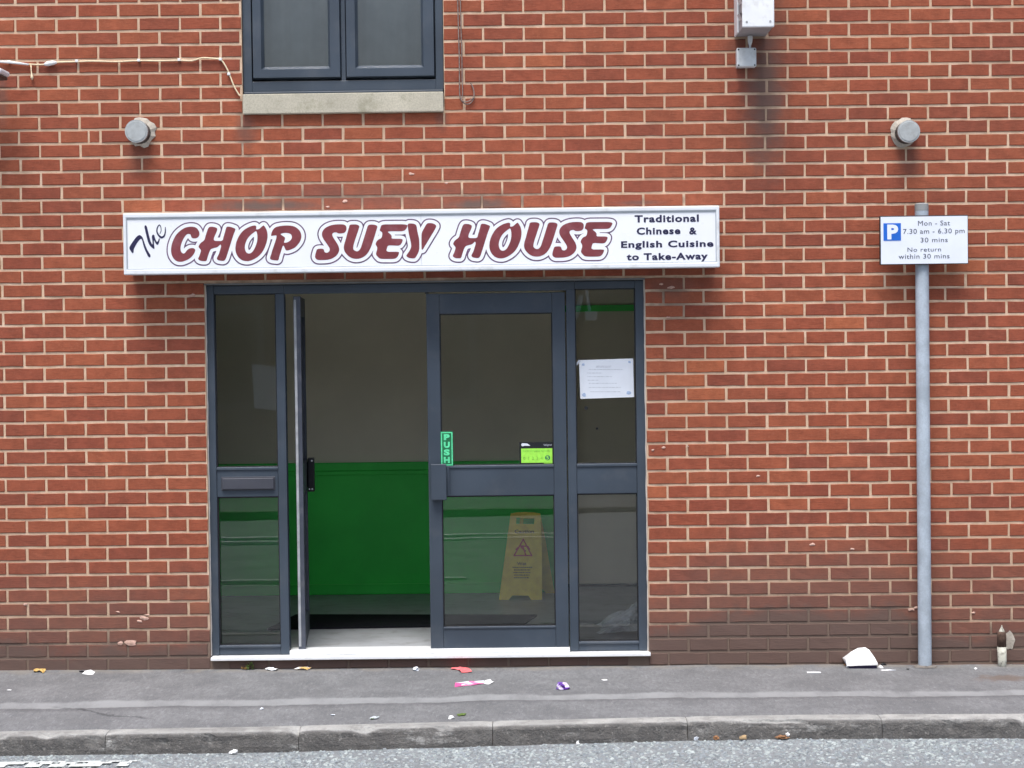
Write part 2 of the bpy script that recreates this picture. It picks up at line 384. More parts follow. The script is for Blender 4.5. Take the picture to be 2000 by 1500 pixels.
def sd_stroke(X, Y, pts, rad):
    d = np.full(X.shape, 1e9)
    for i in range(len(pts)-1):
        (ax, ay), (bx, by) = pts[i], pts[i+1]; ex, ey = bx-ax, by-ay; L = max(ex*ex+ey*ey, 1e-9)
        t = np.clip(((X-ax)*ex+(Y-ay)*ey)/L, 0, 1)
        d = np.minimum(d, np.hypot(X-ax-t*ex, Y-ay-t*ey)-(rad[i]+(rad[i+1]-rad[i])*t))
    return d
def contour(Xg, Yg, Dg, level):
    """filled region D < level as polygons; runs of full cells are merged"""
    G = Dg-level; H, W = G.shape; verts = []; faces = []; key = {}
    def vid(x, y):
        k = (round(x, 3), round(y, 3))
        if k not in key: key[k] = len(verts); verts.append((x, y))
        return key[k]
    inside = G < 0
    for r in range(H-1):
        c = 0
        while c < W-1:
            cs = [(r, c), (r, c+1), (r+1, c+1), (r+1, c)]; k = sum(inside[q] for q in cs)
            if k == 0: c += 1; continue
            if k == 4:
                c2 = c
                while c2 < W-1 and inside[r, c2] and inside[r, c2+1] and inside[r+1, c2] and inside[r+1, c2+1]: c2 += 1
                faces.append((vid(Xg[r, c], Yg[r, c]), vid(Xg[r, c2], Yg[r, c2]), vid(Xg[r+1, c2], Yg[r+1, c2]), vid(Xg[r+1, c], Yg[r+1, c]))); c = c2; continue
            poly = []
            for i in range(4):
                a, b = cs[i], cs[(i+1) % 4]
                if inside[a]: poly.append(vid(Xg[a], Yg[a]))
                if inside[a] != inside[b]:
                    t = G[a]/(G[a]-G[b]); poly.append(vid(Xg[a]+(Xg[b]-Xg[a])*t, Yg[a]+(Yg[b]-Yg[a])*t))
            poly = [p for i, p in enumerate(poly) if p != poly[i-1]]
            if len(poly) >= 3: faces.append(tuple(poly))
            c += 1
    return verts, faces
def text_mesh(body, x0, x1, ztop, zbase, Y, mat, name, parent, bold=.0, spacing=1.0):
    """built-in font, fitted to a box; capital height = ztop - zbase; faces -Y"""
    def mk(s):
        cu = bpy.data.curves.new('t', 'FONT'); cu.body = s; cu.size = 1; cu.offset = bold; cu.space_character = spacing; cu.resolution_u = 3
        o = bpy.data.objects.new('t', cu); COL.objects.link(o); dg = bpy.context.evaluated_depsgraph_get(); dg.update()
        me = bpy.data.meshes.new_from_object(o.evaluated_get(dg)); bpy.data.objects.remove(o); bpy.data.curves.remove(cu)
        v = [q.co[:] for q in me.vertices]; f = [tuple(q.vertices) for q in me.polygons]; bpy.data.meshes.remove(me); return v, f
    cap = mk('T')[0]; ch = max(q[1] for q in cap)-min(q[1] for q in cap); c0 = min(q[1] for q in cap)
    v, f = mk(body); a, b = min(q[0] for q in v), max(q[0] for q in v)
    sx = (x1-x0)/(b-a); sz = (ztop-zbase)/ch
    o = mesh(name, [(x0+(q[0]-a)*sx, Y, zbase+(q[1]-c0)*sz) for q in v], f, mat)
    if parent: adopt(o, parent)
    return o
def text_px(body, px0, px1, pyt, pyb, Y, mat, name, parent, **k):
    """pixel box -> the same plane, following the roll of the camera only"""
    pm_ = (px0+px1)/2
    return text_mesh(body, at(px0, pyb, Y).x, at(px1, pyb, Y).x, at(pm_, pyt, Y).z, at(pm_, pyb, Y).z, Y, mat, name, parent, **k)

# ================================================================== THE STREET
def lerp_tab(tab, x):
    if x <= tab[0][0]: return tab[0][1]
    for (a, b), (c, d) in zip(tab, tab[1:]):
        if x <= c: return b+(d-b)*(x-a)/(c-a)
    return tab[-1][1]
KB, KF = -1.365, -1.49       # back and front of the kerb top
base_px = [(0, 1309.5), (500, 1307), (1000, 1303), (1350, 1299), (2000, 1298)]
kback_px = [(0, 1428), (500, 1419), (900, 1409), (1350, 1399), (1550, 1395.5), (2000, 1393.5)]
kfoot_px = [(0, 1476), (500, 1470), (850, 1460), (1350, 1446), (1550, 1443), (2000, 1442)]
bx = [(at(a, b, 0).x, at(a, b, 0).z) for a, b in base_px]
kx = [(at(a, b, KB).x, at(a, b, KB).z) for a, b in kback_px]
rx_ = [(at(a, b, KF).x, at(a, b, KF).z) for a, b in kfoot_px]
base_z = lambda x: lerp_tab(bx, x)
kerb_z = lambda x: lerp_tab(kx, x)
road_z = lambda x: lerp_tab(rx_, x)
def path_z(x, y):
    t = min(1, max(0, y/KB)); return base_z(x)*(1-t)+kerb_z(x)*t
# footway
nx, ny = 260, 34; V = []; Fc = []
for j in range(ny+1):
    for i in range(nx+1):
        x = -6.5+13*i/nx; y = .03+(KB-.03)*j/ny
        z = path_z(x, y) + .004*mnoise.noise(Vector((x*2.1, y*3, 0))) - .006*math.exp(-((y+.84)/.05)**2)
        if j == 0: z += .002
        if j == ny: z = kerb_z(x)-.004
        V.append((x, y, z))
for j in range(ny):
    for i in range(nx): a = j*(nx+1)+i; Fc.append((a, a+1, a+nx+2, a+nx+1))
pav = mesh('pavement', V, Fc, TARMAC, smooth=True); tag(pav, kind='structure')
# kerb stones
kerb = thing('kerb', None, None); kerb['kind'] = 'structure'
joints = [-6.4, -5.49, -4.575, -3.66] + [None]*0
jp = [(205, 1440), (583, 1432), (962, 1424), (1343, 1412), (1723, 1405)]
jx = [at(a, b, KF).x for a, b in jp]
jx = [jx[0]-.915*k for k in range(5, 0, -1)] + jx + [jx[-1]+.915*k for k in range(1, 5)]
bedm = MB(); bedm.box(-6.4, 6.4, KF+.03, KB+.012, -.4, -.075)
adopt(bedm.build('kerb_bed', MORTAR), kerb)
random.seed(3)
for a, b in zip(jx, jx[1:]):
    n_ = 26; prof = [(KB+.010, -.30), (KB, -.012), (KB-.004, .0), (KB-.055, .001), (KF+.028, -.001), (KF+.014, -.006), (KF+.004, -.018), (KF, -.038), (KF-.006, -.07), (KF-.009, -.10), (KF-.009, -.30)]
    vs = []; fs = []; ph = random.random()*50
    for i in range(n_+1):
        t = i/n_; x = a+.0015+(b-a-.003)*t
        endr = max(0, 1-min(t, 1-t)/.02)*.003
        for q, (y, z) in enumerate(prof):
            w_ = mnoise.noise(Vector((x*5+ph, q*.7, 1)))*.006*(1 if 3 < q < 10 else .3)
            chip = max(0, mnoise.noise(Vector((x*9+ph, 4, q*.3)))-.25)*.05*(1 if 4 <= q <= 7 else 0)
            vs.append((x, y+w_+chip*.9+endr*(q > 3), kerb_z(x)+z-chip*.5-endr+w_*.3))
    m = len(prof)
    for i in range(n_):
        for q in range(m-1): fs.append((i*m+q, i*m+q+1, (i+1)*m+q+1, (i+1)*m+q))
    fs += [tuple(range(m))[::-1], tuple(n_*m+q for q in range(m))]
    adopt(mesh('kerb_stone', vs, fs, KERB, smooth=False), kerb)
# road
V = []; Fc = []; nx, ny = 200, 26
ys = [KF+.012 - .30*(j/16) for j in range(17)] + [-2.6, -3.5, -5, -6.5, -8, -9.21]
for y in ys:
    for i in range(nx+1):
        x = -30+60*i/nx if False else -9+18*i/nx
        V.append((x, y, road_z(x) + min(.07, (-(y-KF))*.02) + .003*mnoise.noise(Vector((x*4, y*4, 3)))))
for j in range(len(ys)-1):
    for i in range(nx): a = j*(nx+1)+i; Fc.append((a, a+1, a+nx+2, a+nx+1))
road = mesh('road', V, Fc, ROADM, smooth=True); tag(road, kind='structure')
far = MB(); far.box(-60, 60, -60, 40, -.9, -.35); g0 = far.build('ground', ROADM); tag(g0, kind='structure')
# surface dressing: loose-looking stone chips bedded in the road
random.seed(11)
def chippings():
    vs = []; fs = []; mi = []
    n_ = 13000
    for k in range(n_):
        x = random.uniform(-3.9, 3.9); y = KF-.02-random.random()**1.0*.62
        r = random.uniform(.005, .014); z = road_z(x)+min(.07, (-(y-KF))*.02)
        q = random.choice((5, 6)); a0 = random.random()*6.28; b = len(vs); h = r*random.uniform(.12, .38)
        tx, ty = random.uniform(-.4, .4), random.uniform(-.4, .4); el = random.uniform(.6, 1)
        for i in range(q):
            a = a0+6.283*i/q+random.uniform(-.25, .25); rr = r*random.uniform(.8, 1.15)
            dx, dy = math.cos(a)*rr, math.sin(a)*rr*el
            vs.append((x+dx, y+dy, z-.002)); vs.append((x+dx*.72, y+dy*.72, z+h+dx*tx+dy*ty))
        for i in range(q): j = (i+1) % q; fs.append((b+2*i, b+2*j, b+2*j+1, b+2*i+1))
        fs.append(tuple(b+2*i+1 for i in range(q))); mi += [k % 4]*(q+1)
    return vs, fs, mi
ch = [pm('stone_chip_pale', (.29, .325, .33), .85, .1, 40), pm('stone_chip_blue', (.245, .275, .295), .85, .1, 40), pm('stone_chip_white', (.36, .40, .395), .85, .1, 40), pm('stone_chip_dark', (.20, .22, .23), .8, .15, 40)]
vs, fs, mi = chippings()
chips = mesh('road_chippings', vs, fs, ch, midx=mi); tag(chips, 'pale stone chippings bedded in the road surface beside the kerb', 'gravel', kind='stuff')
# white bay line, worn, at the lower left edge
def worn_line():
    m, n, p, pos = base('worn_white_road_paint')
    n.link(n.mix(n.ramp(n.noise(pos, 60, 4), .35, .6), (.70, .74, .72), (.45, .48, .47)), p.inputs['Base Color']); p.inputs['Roughness'].default_value = .8
    n.link(n.bump(n.noise(pos, 90, 3), .8, .004), p.inputs['Normal']); return m
WLINE = worn_line()
random.seed(5)
V = []; Fc = []; x0, x1 = -4.6, at(262, 1497, -1.75).x; cells = 150
yl0, yl1 = at(100, 1489, -1.6).z, 0
for i in range(cells+1):
    x = x0+(x1-x0)*i/cells
    for j, y in enumerate((-1.672, -1.700, -1.735, -1.80)):
        V.append((x, y+.006*mnoise.noise(Vector((x*14, j*3.1, 2))), road_z(x)+min(.07, (-(y-KF))*.02)+.0075))
for i in range(cells):
    for j in range(3):
        if mnoise.noise(Vector((i*.35, j*.9, 7))) > (.34 if i < cells-30 else .05): continue
        a = i*4+j; Fc.append((a, a+4, a+5, a+1))
tag(mesh('road_marking', V, Fc, WLINE), kind='structure')
# far side of the street (seen only as a reflection in the panes)
fk = MB(); fk.box(-9, 9, -9.36, -9.215, -.3, .03); fkerb = fk.build('far_kerb', KERB); tag(fkerb, kind='structure')
fp = MB(); fp.box(-9, 9, -13.5, -9.362, -.3, .02); tag(fp.build('far_pavement', TARMAC), kind='structure')
ml = MB(); ml.box(-9, 9, -7.35, -7.27, -.12, -.0295); ml.box(-9, 9, -7.0, -6.93, -.12, -.0295); ml.box(-9, -.5, -4.22, -4.17, -.12, -.044)
tag(ml.build('lane_lines', pm('faded_line_paint', (.6, .61, .61), .9, .2, 9)), kind='structure')
OPPB = pm('dark_brick', (.075, .055, .045), .9, .25, 3, .3, 30)
ob = thing('added_far_building', 'unseen dark brick building added across the street to keep sky out of reflections', 'building', (0, -13.6, 0))  # added to keep pane reflections dark; height set by the lobby light
m_ = MB(); m_.box(-9, 9, -21, -13.6, -.3, 3.9); adopt(m_.build('wall', OPPB), ob)
m_ = MB(); m_.add([(-9.3, -13.3, 3.9), (9.3, -13.3, 3.9), (9.3, -17.3, 5.0), (-9.3, -17.3, 5.0), (-9.3, -21.3, 3.9), (9.3, -21.3, 3.9)], [(0, 1, 2, 3), (3, 2, 5, 4), (0, 3, 4), (1, 5, 2), (0, 4, 5, 1)])
adopt(m_.build('roof', pm('slate', (.05, .052, .06), .7)), ob)
WFR = pm('dull_window_frame', (.16, .16, .155), .7)
for wx in (-6.6, -3.9, -1.2, 1.9, 4.6, 7.2):  # windows added for faint reflections in the shop panes
    for wz in (.95,):
        m_ = MB(); m_.box(wx-.55, wx+.55, -13.63, -13.52, wz, wz+1.3); fr_ = adopt(m_.build('window', WFR), ob)
        m_ = MB(); m_.box(wx-.46, wx+.46, -13.56, -13.51, wz+.09, wz+1.21); p_ = m_.build('pane', pm('dark_pane', (.02, .022, .025), .1) if wx == -6.6 and wz < 1 else bpy.data.materials['dark_pane'])
        p_.parent = fr_; p_.matrix_parent_inverse = fr_.matrix_world.inverted() if False else Matrix.Translation((0, 0, 0))
        p_.matrix_parent_inverse = Matrix.Identity(4); p_.location = (0, 0, 0)
        # fr_ sits at the world origin shifted by its own parent inverse, so its children are modelled in world space too

m_ = MB(); m_.add([(-3.43, -13.45, .96), (-3.10, -13.45, .93), (-3.08, -13.45, 1.46), (-3.50, -13.45, 1.52), (-3.43, -13.5, .96), (-3.10, -13.5, .93), (-3.08, -13.5, 1.46), (-3.50, -13.5, 1.52)], [(0, 1, 2, 3), (7, 6, 5, 4), (0, 4, 5, 1), (1, 5, 6, 2), (2, 6, 7, 3), (3, 7, 4, 0)])
adopt(m_.build('white_reflector', WHITEG), ob)  # added only to show as a pale reflection in the left pane
m_ = MB(); m_.box(.72, .86, -13.4, -13.2, 2.02, 2.14, bev=.01); m_.tube([(.78, -13.3, 2.12), (.75, -13.4, 2.4), (.74, -13.6, 2.42)], .018, 8); m_.add([(.60, -13.3, 1.98), (.66, -13.3, 2.10), (.72, -13.3, 2.34), (.66, -13.3, 2.33), (.60, -13.3, 2.1)], [(0, 1, 2, 3, 4)])
adopt(m_.build('pale_reflector', WHITEG), ob)  # unlit pale shape, added for the white reflection in the right pane

# ================================================================== THE BUILDING
bld = thing('brick_building', 'red brick shop building with grey aluminium doors and an upper window', 'building', (0, 0, 0))
def part(mb, name, mats, parent=bld, smooth=False):
    o = mb.build(name, mats, None, smooth); o.parent = parent; return o      # building root sits at the origin
YF = .045         # face of the shopfront frame
XL = xw(YF, (404, 560), (411, 1278)); XR = xw(YF, (1256, 560), (1269, 1266))
ZT = zw(YF, (406, 557), (1256, 547.5)); ZSILL = zw(YF, (412, 1280), (1270, 1270)); ZSB = zw(-.03, (412, 1291.5), (1270, 1281))
# upper window opening
UXL = xw(0, (471.5, 20), (472.5, 170)); UXR = xw(0, (865.5, 20), (867, 170)); UZ0 = zw(.0, (475, 182), (865, 177)); UZS = zw(-.02, (475, 223.5), (865, 217))
WX0, WX1, WZT = -3.75, 3.6, 4.15
# ---- masonry backing in mortar, with openings
m = MB(); MY = .0042
m.box(WX0, XL, MY, .26, -.3, WZT); m.box(XR, WX1, MY, .26, -.3, WZT)
m.box(XL, XR, MY, .26, ZT+.010, UZS+.03); m.box(XL, XR, MY, .26, -.3, ZSB-.003)
m.box(XL, UXL, MY, .26, UZS+.03, WZT); m.box(UXR, XR, MY, .26, UZS+.03, WZT)
wall = part(m, 'wall', MORTAR)
# ---- courses: (row, y at photo left edge, y at photo right edge)
yl = [(0, 9.6), (16, 446.7), (33, 908.7), (47, 1286.5)]
yr = [(1, 12.2), (17, 450.6), (33, 884.8), (47, 1266.4)]
def ext(tab, k):
    if k < tab[0][0]: (a, b), (c, d) = tab[0], tab[1]
    elif k > tab[-1][0]: (a, b), (c, d) = tab[-2], tab[-1]
    else: return lerp_tab(tab, k)
    return b+(d-b)*(k-a)/(c-a)
xa, xb = at(0, 700).x, at(2000, 700).x
def row_z(k, x):
    za, zb = at(0, ext(yl, k)).z, at(2000, ext(yr, k)).z
    return za+(zb-za)*(x-xa)/(xb-xa)
# perpends of odd rows: joint index n -> table (row, px)
T = {0: [(1, 29.4), (5, 34.6), (9, 36.8), (11, 40), (19, 43), (23, 46.4), (31, 49), (37, 52), (43, 54)],
     4: [(1, 351.3), (5, 351.5), (11, 356), (19, 362.4), (29, 364.3), (37, 366.5), (43, 368)],
     11: [(1, 902.8), (3, 905.4), (9, 907), (11, 905), (13, 902)],
     15: [(1, 1220), (5, 1221), (9, 1220.7), (11, 1217), (13, 1217), (21, 1217.5), (27, 1221), (33, 1225), (47, 1227)],
     16: [(1, 1299), (11, 1296.5), (21, 1296), (27, 1300.2), (33, 1303.4), (47, 1306)],
     20: [(1, 1617.8), (3, 1619.4), (7, 1617), (11, 1611.4), (15, 1611), (19, 1608.8), (23, 1611), (27, 1614.6), (33, 1617.5), (35, 1620.7), (39, 1614), (41, 1620), (47, 1617)],
     24: [(1, 1937.9), (5, 1934.4), (9, 1930.5), (13, 1926.7), (21, 1925.7), (25, 1929.6), (33, 1933.7), (35, 1938), (37, 1929), (41, 1937.9), (47, 1935)]}
def perp(n, r):
    ks = [0, 4, 11, 15, 16, 20, 24]
    if r > 14: ks = [0, 4, 16, 20, 24]
    if n < 0: return perp(0, r)+(perp(4, r)-perp(0, r))/4*n
    if n > 24: return perp(24, r)+79.5*(n-24)
    for a, b in zip(ks, ks[1:]):
        if n <= b: return lerp_tab(T[a], r)+(lerp_tab(T[b], r)-lerp_tab(T[a], r))*(n-a)/(b-a)
def row_joints(k):
    js = []; kk = k+.5
    for n in range(-4, 30):
        nn = n if k % 2 else n+.5
        px = perp(nn, max(1, min(47, k)))
        y_ = ext(yl, kk)-(px/2000)*(ext(yl, kk)-ext(yr, kk))
        js.append(at(px, y_).x)
    return js
holes = [(XL, XR, ZSB, ZT+.008), (UXL, UXR, UZS, 9)]
random.seed(21)
def brick_shape(seed):
    r = random.Random(seed); j = lambda a: r.uniform(-a, a)
    # unit brick: x,z in -.5..5 ; y 0 = face, 1 = back; edge softened by absolute sizes later
    ox = [-.5, -.18+j(.03), .17+j(.03), .5, .5, .2+j(.03), -.15+j(.03), -.5]; oz = [-.5]*4+[.5]*4
    out = [(x+j(.004), z+j(.022)) for x, z in zip(ox, oz)]
    vs = []
    for x, z in out: vs.append((x*.974, -.0+j(.0009), z*.91+.012))
    for x, z in out: vs.append((x, .0048+j(.0008), z))
    for x, z in out: vs.append((x, .016, z))
    fs = [tuple(range(8))]
    for i in range(8): k = (i+1) % 8; fs += [(i, i+8, k+8, k)[::-1], (i+8, i+16, k+16, k+8)[::-1]]
    return vs, fs
SH = [brick_shape(s) for s in range(14)]
MESHES = []
for vs, fs in SH:
    me = bpy.data.meshes.new('brick'); me.from_pydata(vs, [], fs); me.materials.append(BRICKS[0]); me.update(); MESHES.append(me)
def sizes(k, x0, x1):
    """clip a course rectangle against the openings -> list of (x0,x1,z0,z1)"""
    xm = (x0+x1)/2; zt = row_z(k, xm)-.0066; zb = row_z(k+1, xm)+.0066
    rects = [(x0, x1, zb, zt)]
    for hx0, hx1, hz0, hz1 in holes:
        new = []
        for a, b, c, d in rects:
            if b <= hx0 or a >= hx1 or d <= hz0 or c >= hz1: new.append((a, b, c, d)); continue
            if a < hx0-.02: new.append((a, hx0-.002, c, d))
            if b > hx1+.02: new.append((hx1+.002, b, c, d))
            if d > hz1+.018 and not (a < hx0-.02 or b > hx1+.02): new.append((a, b, hz1+.006, d))
            if c < hz0-.018 and not (a < hx0-.02 or b > hx1+.02): new.append((a, b, c, hz0-.004))
        rects = new
    return rects
all_bricks = []
for k in range(-4, 49):
    js = row_joints(k)
    if k >= 47: js = row_joints(k)
    for a, b in zip(js, js[1:]):
        a2 = a+.0060+random.uniform(-.0014, .0014); b2 = b-.0060+random.uniform(-.0012, .0012)
        pieces = [(a2, b2)]
        if k == 9 and a < at(180, 265).x < b:       # the odd short bat left of the vent
            s_ = at(173, 265).x; pieces = [(a2, s_-.005), (s_+.005, b2)]
        for pa, pb in pieces:
            for (x0, x1, z0, z1) in sizes(k, pa, pb):
                x0 = max(x0, WX0); x1 = min(x1, WX1); z0 = max(z0, -.12); z1 = min(z1, WZT)
                if x1-x0 < .02 or z1-z0 < .012: continue
                rot = (row_z(k, xb)-row_z(k, xa))/(xb-xa)
                tint = random.choices(range(10), [14, 12, 14, 7, 12, 12, 8, 3, 12, 1])[0]
                if abs(x0-XR) < .3 and 26 <= k <= 30 and random.random() < .5: tint = 9
                all_bricks.append((x0, x1, z0, z1, random.uniform(-.0016, .0012), random.randrange(14), tint, rot, k))
def in_view(b):
    x = (b[0]+b[1])/2; z = (b[2]+b[3])/2
    d = M3.transposed() @ (Vector((x, 0, z))-CAM); px = 1000+F*d.x/-d.z; py = 750-F*d.y/-d.z
    return px, py, -d.z
def big(b):
    px, py, dep = in_view(b)
    if not (38 < px < 1962 and 12 < py < 1290): return 0
    return (b[1]-b[0])*(b[3]-b[2])/dep**2*(1 if (b[1]-b[0]) > .19 else .2)
order = sorted(all_bricks, key=lambda b: (-round(big(b)*1e5, 1), in_view(b)[1])) if False else sorted(all_bricks, key=lambda b: -(big(b) > 0 and (b[1]-b[0]) > .19)*(4000-in_view(b)[1]))
single = order[:300]; rest = order[300:]
for (x0, x1, z0, z1, y, sh, tint, rot, k) in single:
    o = bpy.data.objects.new('brick', MESHES[sh]); COL.objects.link(o); o.parent = wall
    o.location = ((x0+x1)/2, y, (z0+z1)/2); o.scale = (x1-x0, 1, z1-z0); o.rotation_euler = (0, -math.atan(rot), 0)
    o.material_slots[0].link = 'OBJECT'; o.material_slots[0].material = BRICKS[tint]
VV = []; FF = []; MI = []
for (x0, x1, z0, z1, y, sh, tint, rot, k) in rest:
    vs, fs = SH[sh]; b = len(VV); cx, cz = (x0+x1)/2, (z0+z1)/2
    VV += [(cx+v[0]*(x1-x0), y+v[1], cz+v[2]*(z1-z0)+v[0]*(x1-x0)*rot) for v in vs]
    FF += [tuple(i+b for i in f) for f in fs]; MI += [tint]*len(fs)
o = mesh('brickwork', VV, FF, BRICKS, wall, MI); o['kind'] = 'stuff'
# mortar smears and paint flecks left on the brick face
random.seed(8)
SMEAR = pm('pale_mortar_smear', (.55, .36, .29), .9, .2, 60, .5, 200)
for (px, py, r) in [(805, 340, 5), (872, 357, 3.5), (280, 1207, 7), (272, 1213, 5), (287, 1201, 4), (231, 1195, 3), (1480, 930, 3), (1296, 874, 3.5), (1275, 879, 3), (1292, 555, 3), (1310, 562, 5), (1343, 872, 2),
                    (375, 577, 5), (255, 1256, 9), (235, 1256, 6), (1586, 1063, 4), (1664, 1072, 3), (50, 1180, 4), (675, 393, 4), (640, 404, 3), (1790, 1187, 4), (1780, 1190, 5), (1900, 1197, 4), (1305, 620, 3)]:
    p = at(px, py); r /= 355.6; q = 9; vs = [(p.x, -.006, p.z)]; 
    for i in range(q):
        a = 6.283*i/q; rr = r*random.uniform(.5, 1.2); vs.append((p.x+math.cos(a)*rr*1.5, -.0025+random.uniform(-.001, .001), p.z+math.sin(a)*rr*.7))
    m = MB(); m.add(vs, [(0, 1+i, 1+(i+1) % q) for i in range(q)]); part(m, 'mortar_splash', SMEAR, wall)

# ---- upper window
uw_y = .03
m = MB(); fx0, fx1 = UXL+.002, UXR-.002
sb0 = zw(uw_y, (580, 158), (760, 156.5)); fz0 = zw(uw_y, (580, 179), (760, 177)); top = WZT-.1
sx = [xw(uw_y, (491, 60)), xw(uw_y, (666.5, 60)), xw(uw_y, (673.5, 60)), xw(uw_y, (850, 60))]
m.box(fx0, sx[0], uw_y-.004, uw_y+.09, fz0, top, bev=.003); m.box(sx[3], fx1, uw_y-.004, uw_y+.09, fz0, top, bev=.003)
m.box(sx[0], sx[3], uw_y-.003, uw_y+.09, fz0, sb0, bev=.003); m.box(sx[1]-.002, sx[2]+.002, uw_y+.002, uw_y+.08, sb0, top, bev=.002)
uwin = part(m, 'upper_window', GREY)
m = MB(); m.box(fx0+.004, fx1-.004, uw_y-.018, uw_y+.05, UZ0-.004, fz0-.0005, bev=.003); part(m, 'window_sill_cap', GREY, uwin)
for (a, b, ga, gb, gz) in ((sx[0], sx[1], 515, 640, 129.5), (sx[2], sx[3], 698.5, 822, 127)):
    gx0, gx1 = at(ga, 60, uw_y).x, at(gb, 60, uw_y).x; gz0 = at((ga+gb)/2, gz, uw_y).z
    yo = uw_y-.016; yi = uw_y+.004; s0 = .007
    m = MB()   # sash: mitred, sloping in to the glass
    oa, ob_, oz = a+.003, b-.003, sb0+.012
    for (p, q) in (((oa, oz), (gx0, gz0)),): pass
    A = [(oa, yo+.030, oz), (ob_, yo+.030, oz), (ob_, yo+.03, top), (oa, yo+.03, top)]
    B = [(oa+.006, yo, oz+.007), (ob_-.006, yo, oz+.007), (ob_-.006, yo, top), (oa+.006, yo, top)]
    i1 = .014
    Cc = [(gx0-i1, yo, gz0-i1-.004), (gx1+i1, yo, gz0-i1-.004), (gx1+i1, yo, top), (gx0-i1, yo, top)]
    Dd = [(gx0, yi+.010, gz0), (gx1, yi+.010, gz0), (gx1, yi+.010, top), (gx0, yi+.010, top)]
    vs = A+B+Cc+Dd; fs = []
    for L in range(3):
        for (i, j) in ((3, 0), (0, 1), (1, 2)): fs.append((L*4+i, L*4+j, L*4+4+j, L*4+4+i))
    m.add(vs, fs); m.box(oa+.002, ob_-.002, yo+.031, yo+.06, oz+.002, gz0-.004); m.box(oa+.002, gx0-.004, yo+.031, yo+.06, oz, top); m.box(gx1+.004, ob_-.002, yo+.031, yo+.06, oz, top)
    part(m, 'sash', GREY, uwin)
    m = MB(); m.box(gx0-.002, gx1+.002, yi+.012, yi+.016, gz0-.002, top); part(m, 'pane', GLASS, uwin)
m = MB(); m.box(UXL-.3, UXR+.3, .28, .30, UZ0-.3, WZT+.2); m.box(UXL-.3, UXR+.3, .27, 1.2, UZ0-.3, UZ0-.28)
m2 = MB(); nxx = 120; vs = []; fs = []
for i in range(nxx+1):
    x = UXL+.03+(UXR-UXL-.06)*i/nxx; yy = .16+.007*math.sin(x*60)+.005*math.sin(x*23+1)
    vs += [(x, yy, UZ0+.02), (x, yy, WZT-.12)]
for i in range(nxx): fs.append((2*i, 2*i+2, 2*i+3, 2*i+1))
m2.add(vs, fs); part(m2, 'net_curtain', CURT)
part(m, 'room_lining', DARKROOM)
# stone sill
m = MB(); m.box(xw(-.03, (474, 200)), xw(-.03, (866, 200)), -.032, .1, zw(-.03, (475, 223), (865, 217)), zw(-.03, (475, 184.5), (865, 178.5)), bev=.004)
part(m, 'stone_sill', STONE)
# ---- shopfront frame
g = lambda *p: xw(YF, *p); h = lambda *p: zw(YF, *p)
xs = dict(o0=XL, g0=g((420, 580), (427, 1250)), g1=g((540, 580), (547, 1250)), m1=g((556, 580), (565, 1262)), d0=g((832, 580), (841.5, 1262)), d1=g((1103, 580), (1112, 1262)),
          p0=g((1122, 570), (1130.5, 1245)), p1=g((1240, 570), (1248, 1245)), o1=XR)
zs = dict(top=ZT, headL=h((480, 574)), headM=h((600, 575), (800, 572.5)), headR=h((1180, 563.5)), sill=ZSILL)
rail = dict(l0=h((480, 912)), l1=h((480, 970.5)), lb=h((480, 1259.5)), r0=h((1185, 905)), r1=h((1185, 964)), rb=h((1185, 1252)))
B_ = .004
m = MB()
m.box(xs['o0']+.003, xs['g0'], YF-.012, YF+.06, zs['sill'], zs['top'], bev=B_)
m.box(xs['p1'], xs['o1']-.003, YF-.012, YF+.06, zs['sill'], zs['top'], bev=B_)
m.box(xs['g1'], xs['m1'], YF-.010, YF+.06, zs['sill']+.001, zs['headL'], bev=B_)
m.box(xs['d1']+.006, xs['p0'], YF-.010, YF+.06, zs['sill']+.001, zs['headR'], bev=B_)
hb = min(zs['headL'], zs['headM'], zs['headR'])
m.box(xs['g0'], xs['m1'], YF-.008, YF+.06, zs['headL'], zs['top']-.001, bev=B_)
m.box(xs['m1'], xs['p0'], YF-.008, YF+.06, zs['headM']+.004, zs['top']-.001, bev=B_)
m.box(xs['p0'], xs['p1'], YF-.008, YF+.06, zs['headR'], zs['top']-.001, bev=B_)
sf = part(m, 'shopfront_frame', GREY)
def bead(x0, x1, z0, z1, y, parent, w_=.006):
    """black rubber gasket round a pane"""
    q = MB(); q.box(x0, x0+w_, y, y+.02, z0, z1); q.box(x1-w_, x1, y, y+.02, z0, z1); q.box(x0+w_, x1-w_, y, y+.02, z0, z0+w_*.6); q.box(x0+w_, x1-w_, y, y+.02, z1-w_, z1)
    part(q, 'gasket', GASKET, parent)
def pane(x0, x1, z0, z1, y, parent):
    bead(x0, x1, z0, z1, y, parent)
    q = MB(); q.box(x0+.002, x1-.002, y+.021, y+.027, z0+.002, z1-.002); return part(q, 'pane', GLASS, parent)
for (a, b, t_, r0, r1, bt) in ((xs['g0'], xs['g1'], zs['headL'], rail['l0'], rail['l1'], rail['lb']), (xs['p0'], xs['p1'], zs['headR'], rail['r0'], rail['r1'], rail['rb'])):
    m = MB(); m.box(a, b, YF-.006, YF+.05, r1, r0, bev=B_); m.box(a, b, YF-.014, YF-.0065, r0-.016, r0-.002, bev=.002); part(m, 'mid_rail', GREY, sf)
    m = MB(); m.box(a, b, YF-.006, YF+.05, zs['sill']+.001, bt, bev=B_); m.box(a, b, YF-.016, YF-.0065, bt-.014, bt-.003, bev=.003); part(m, 'bottom_rail', GREY, sf)
    pane(a, b, r0, t_, YF+.004, sf); pane(a, b, bt, r1, YF+.004, sf)
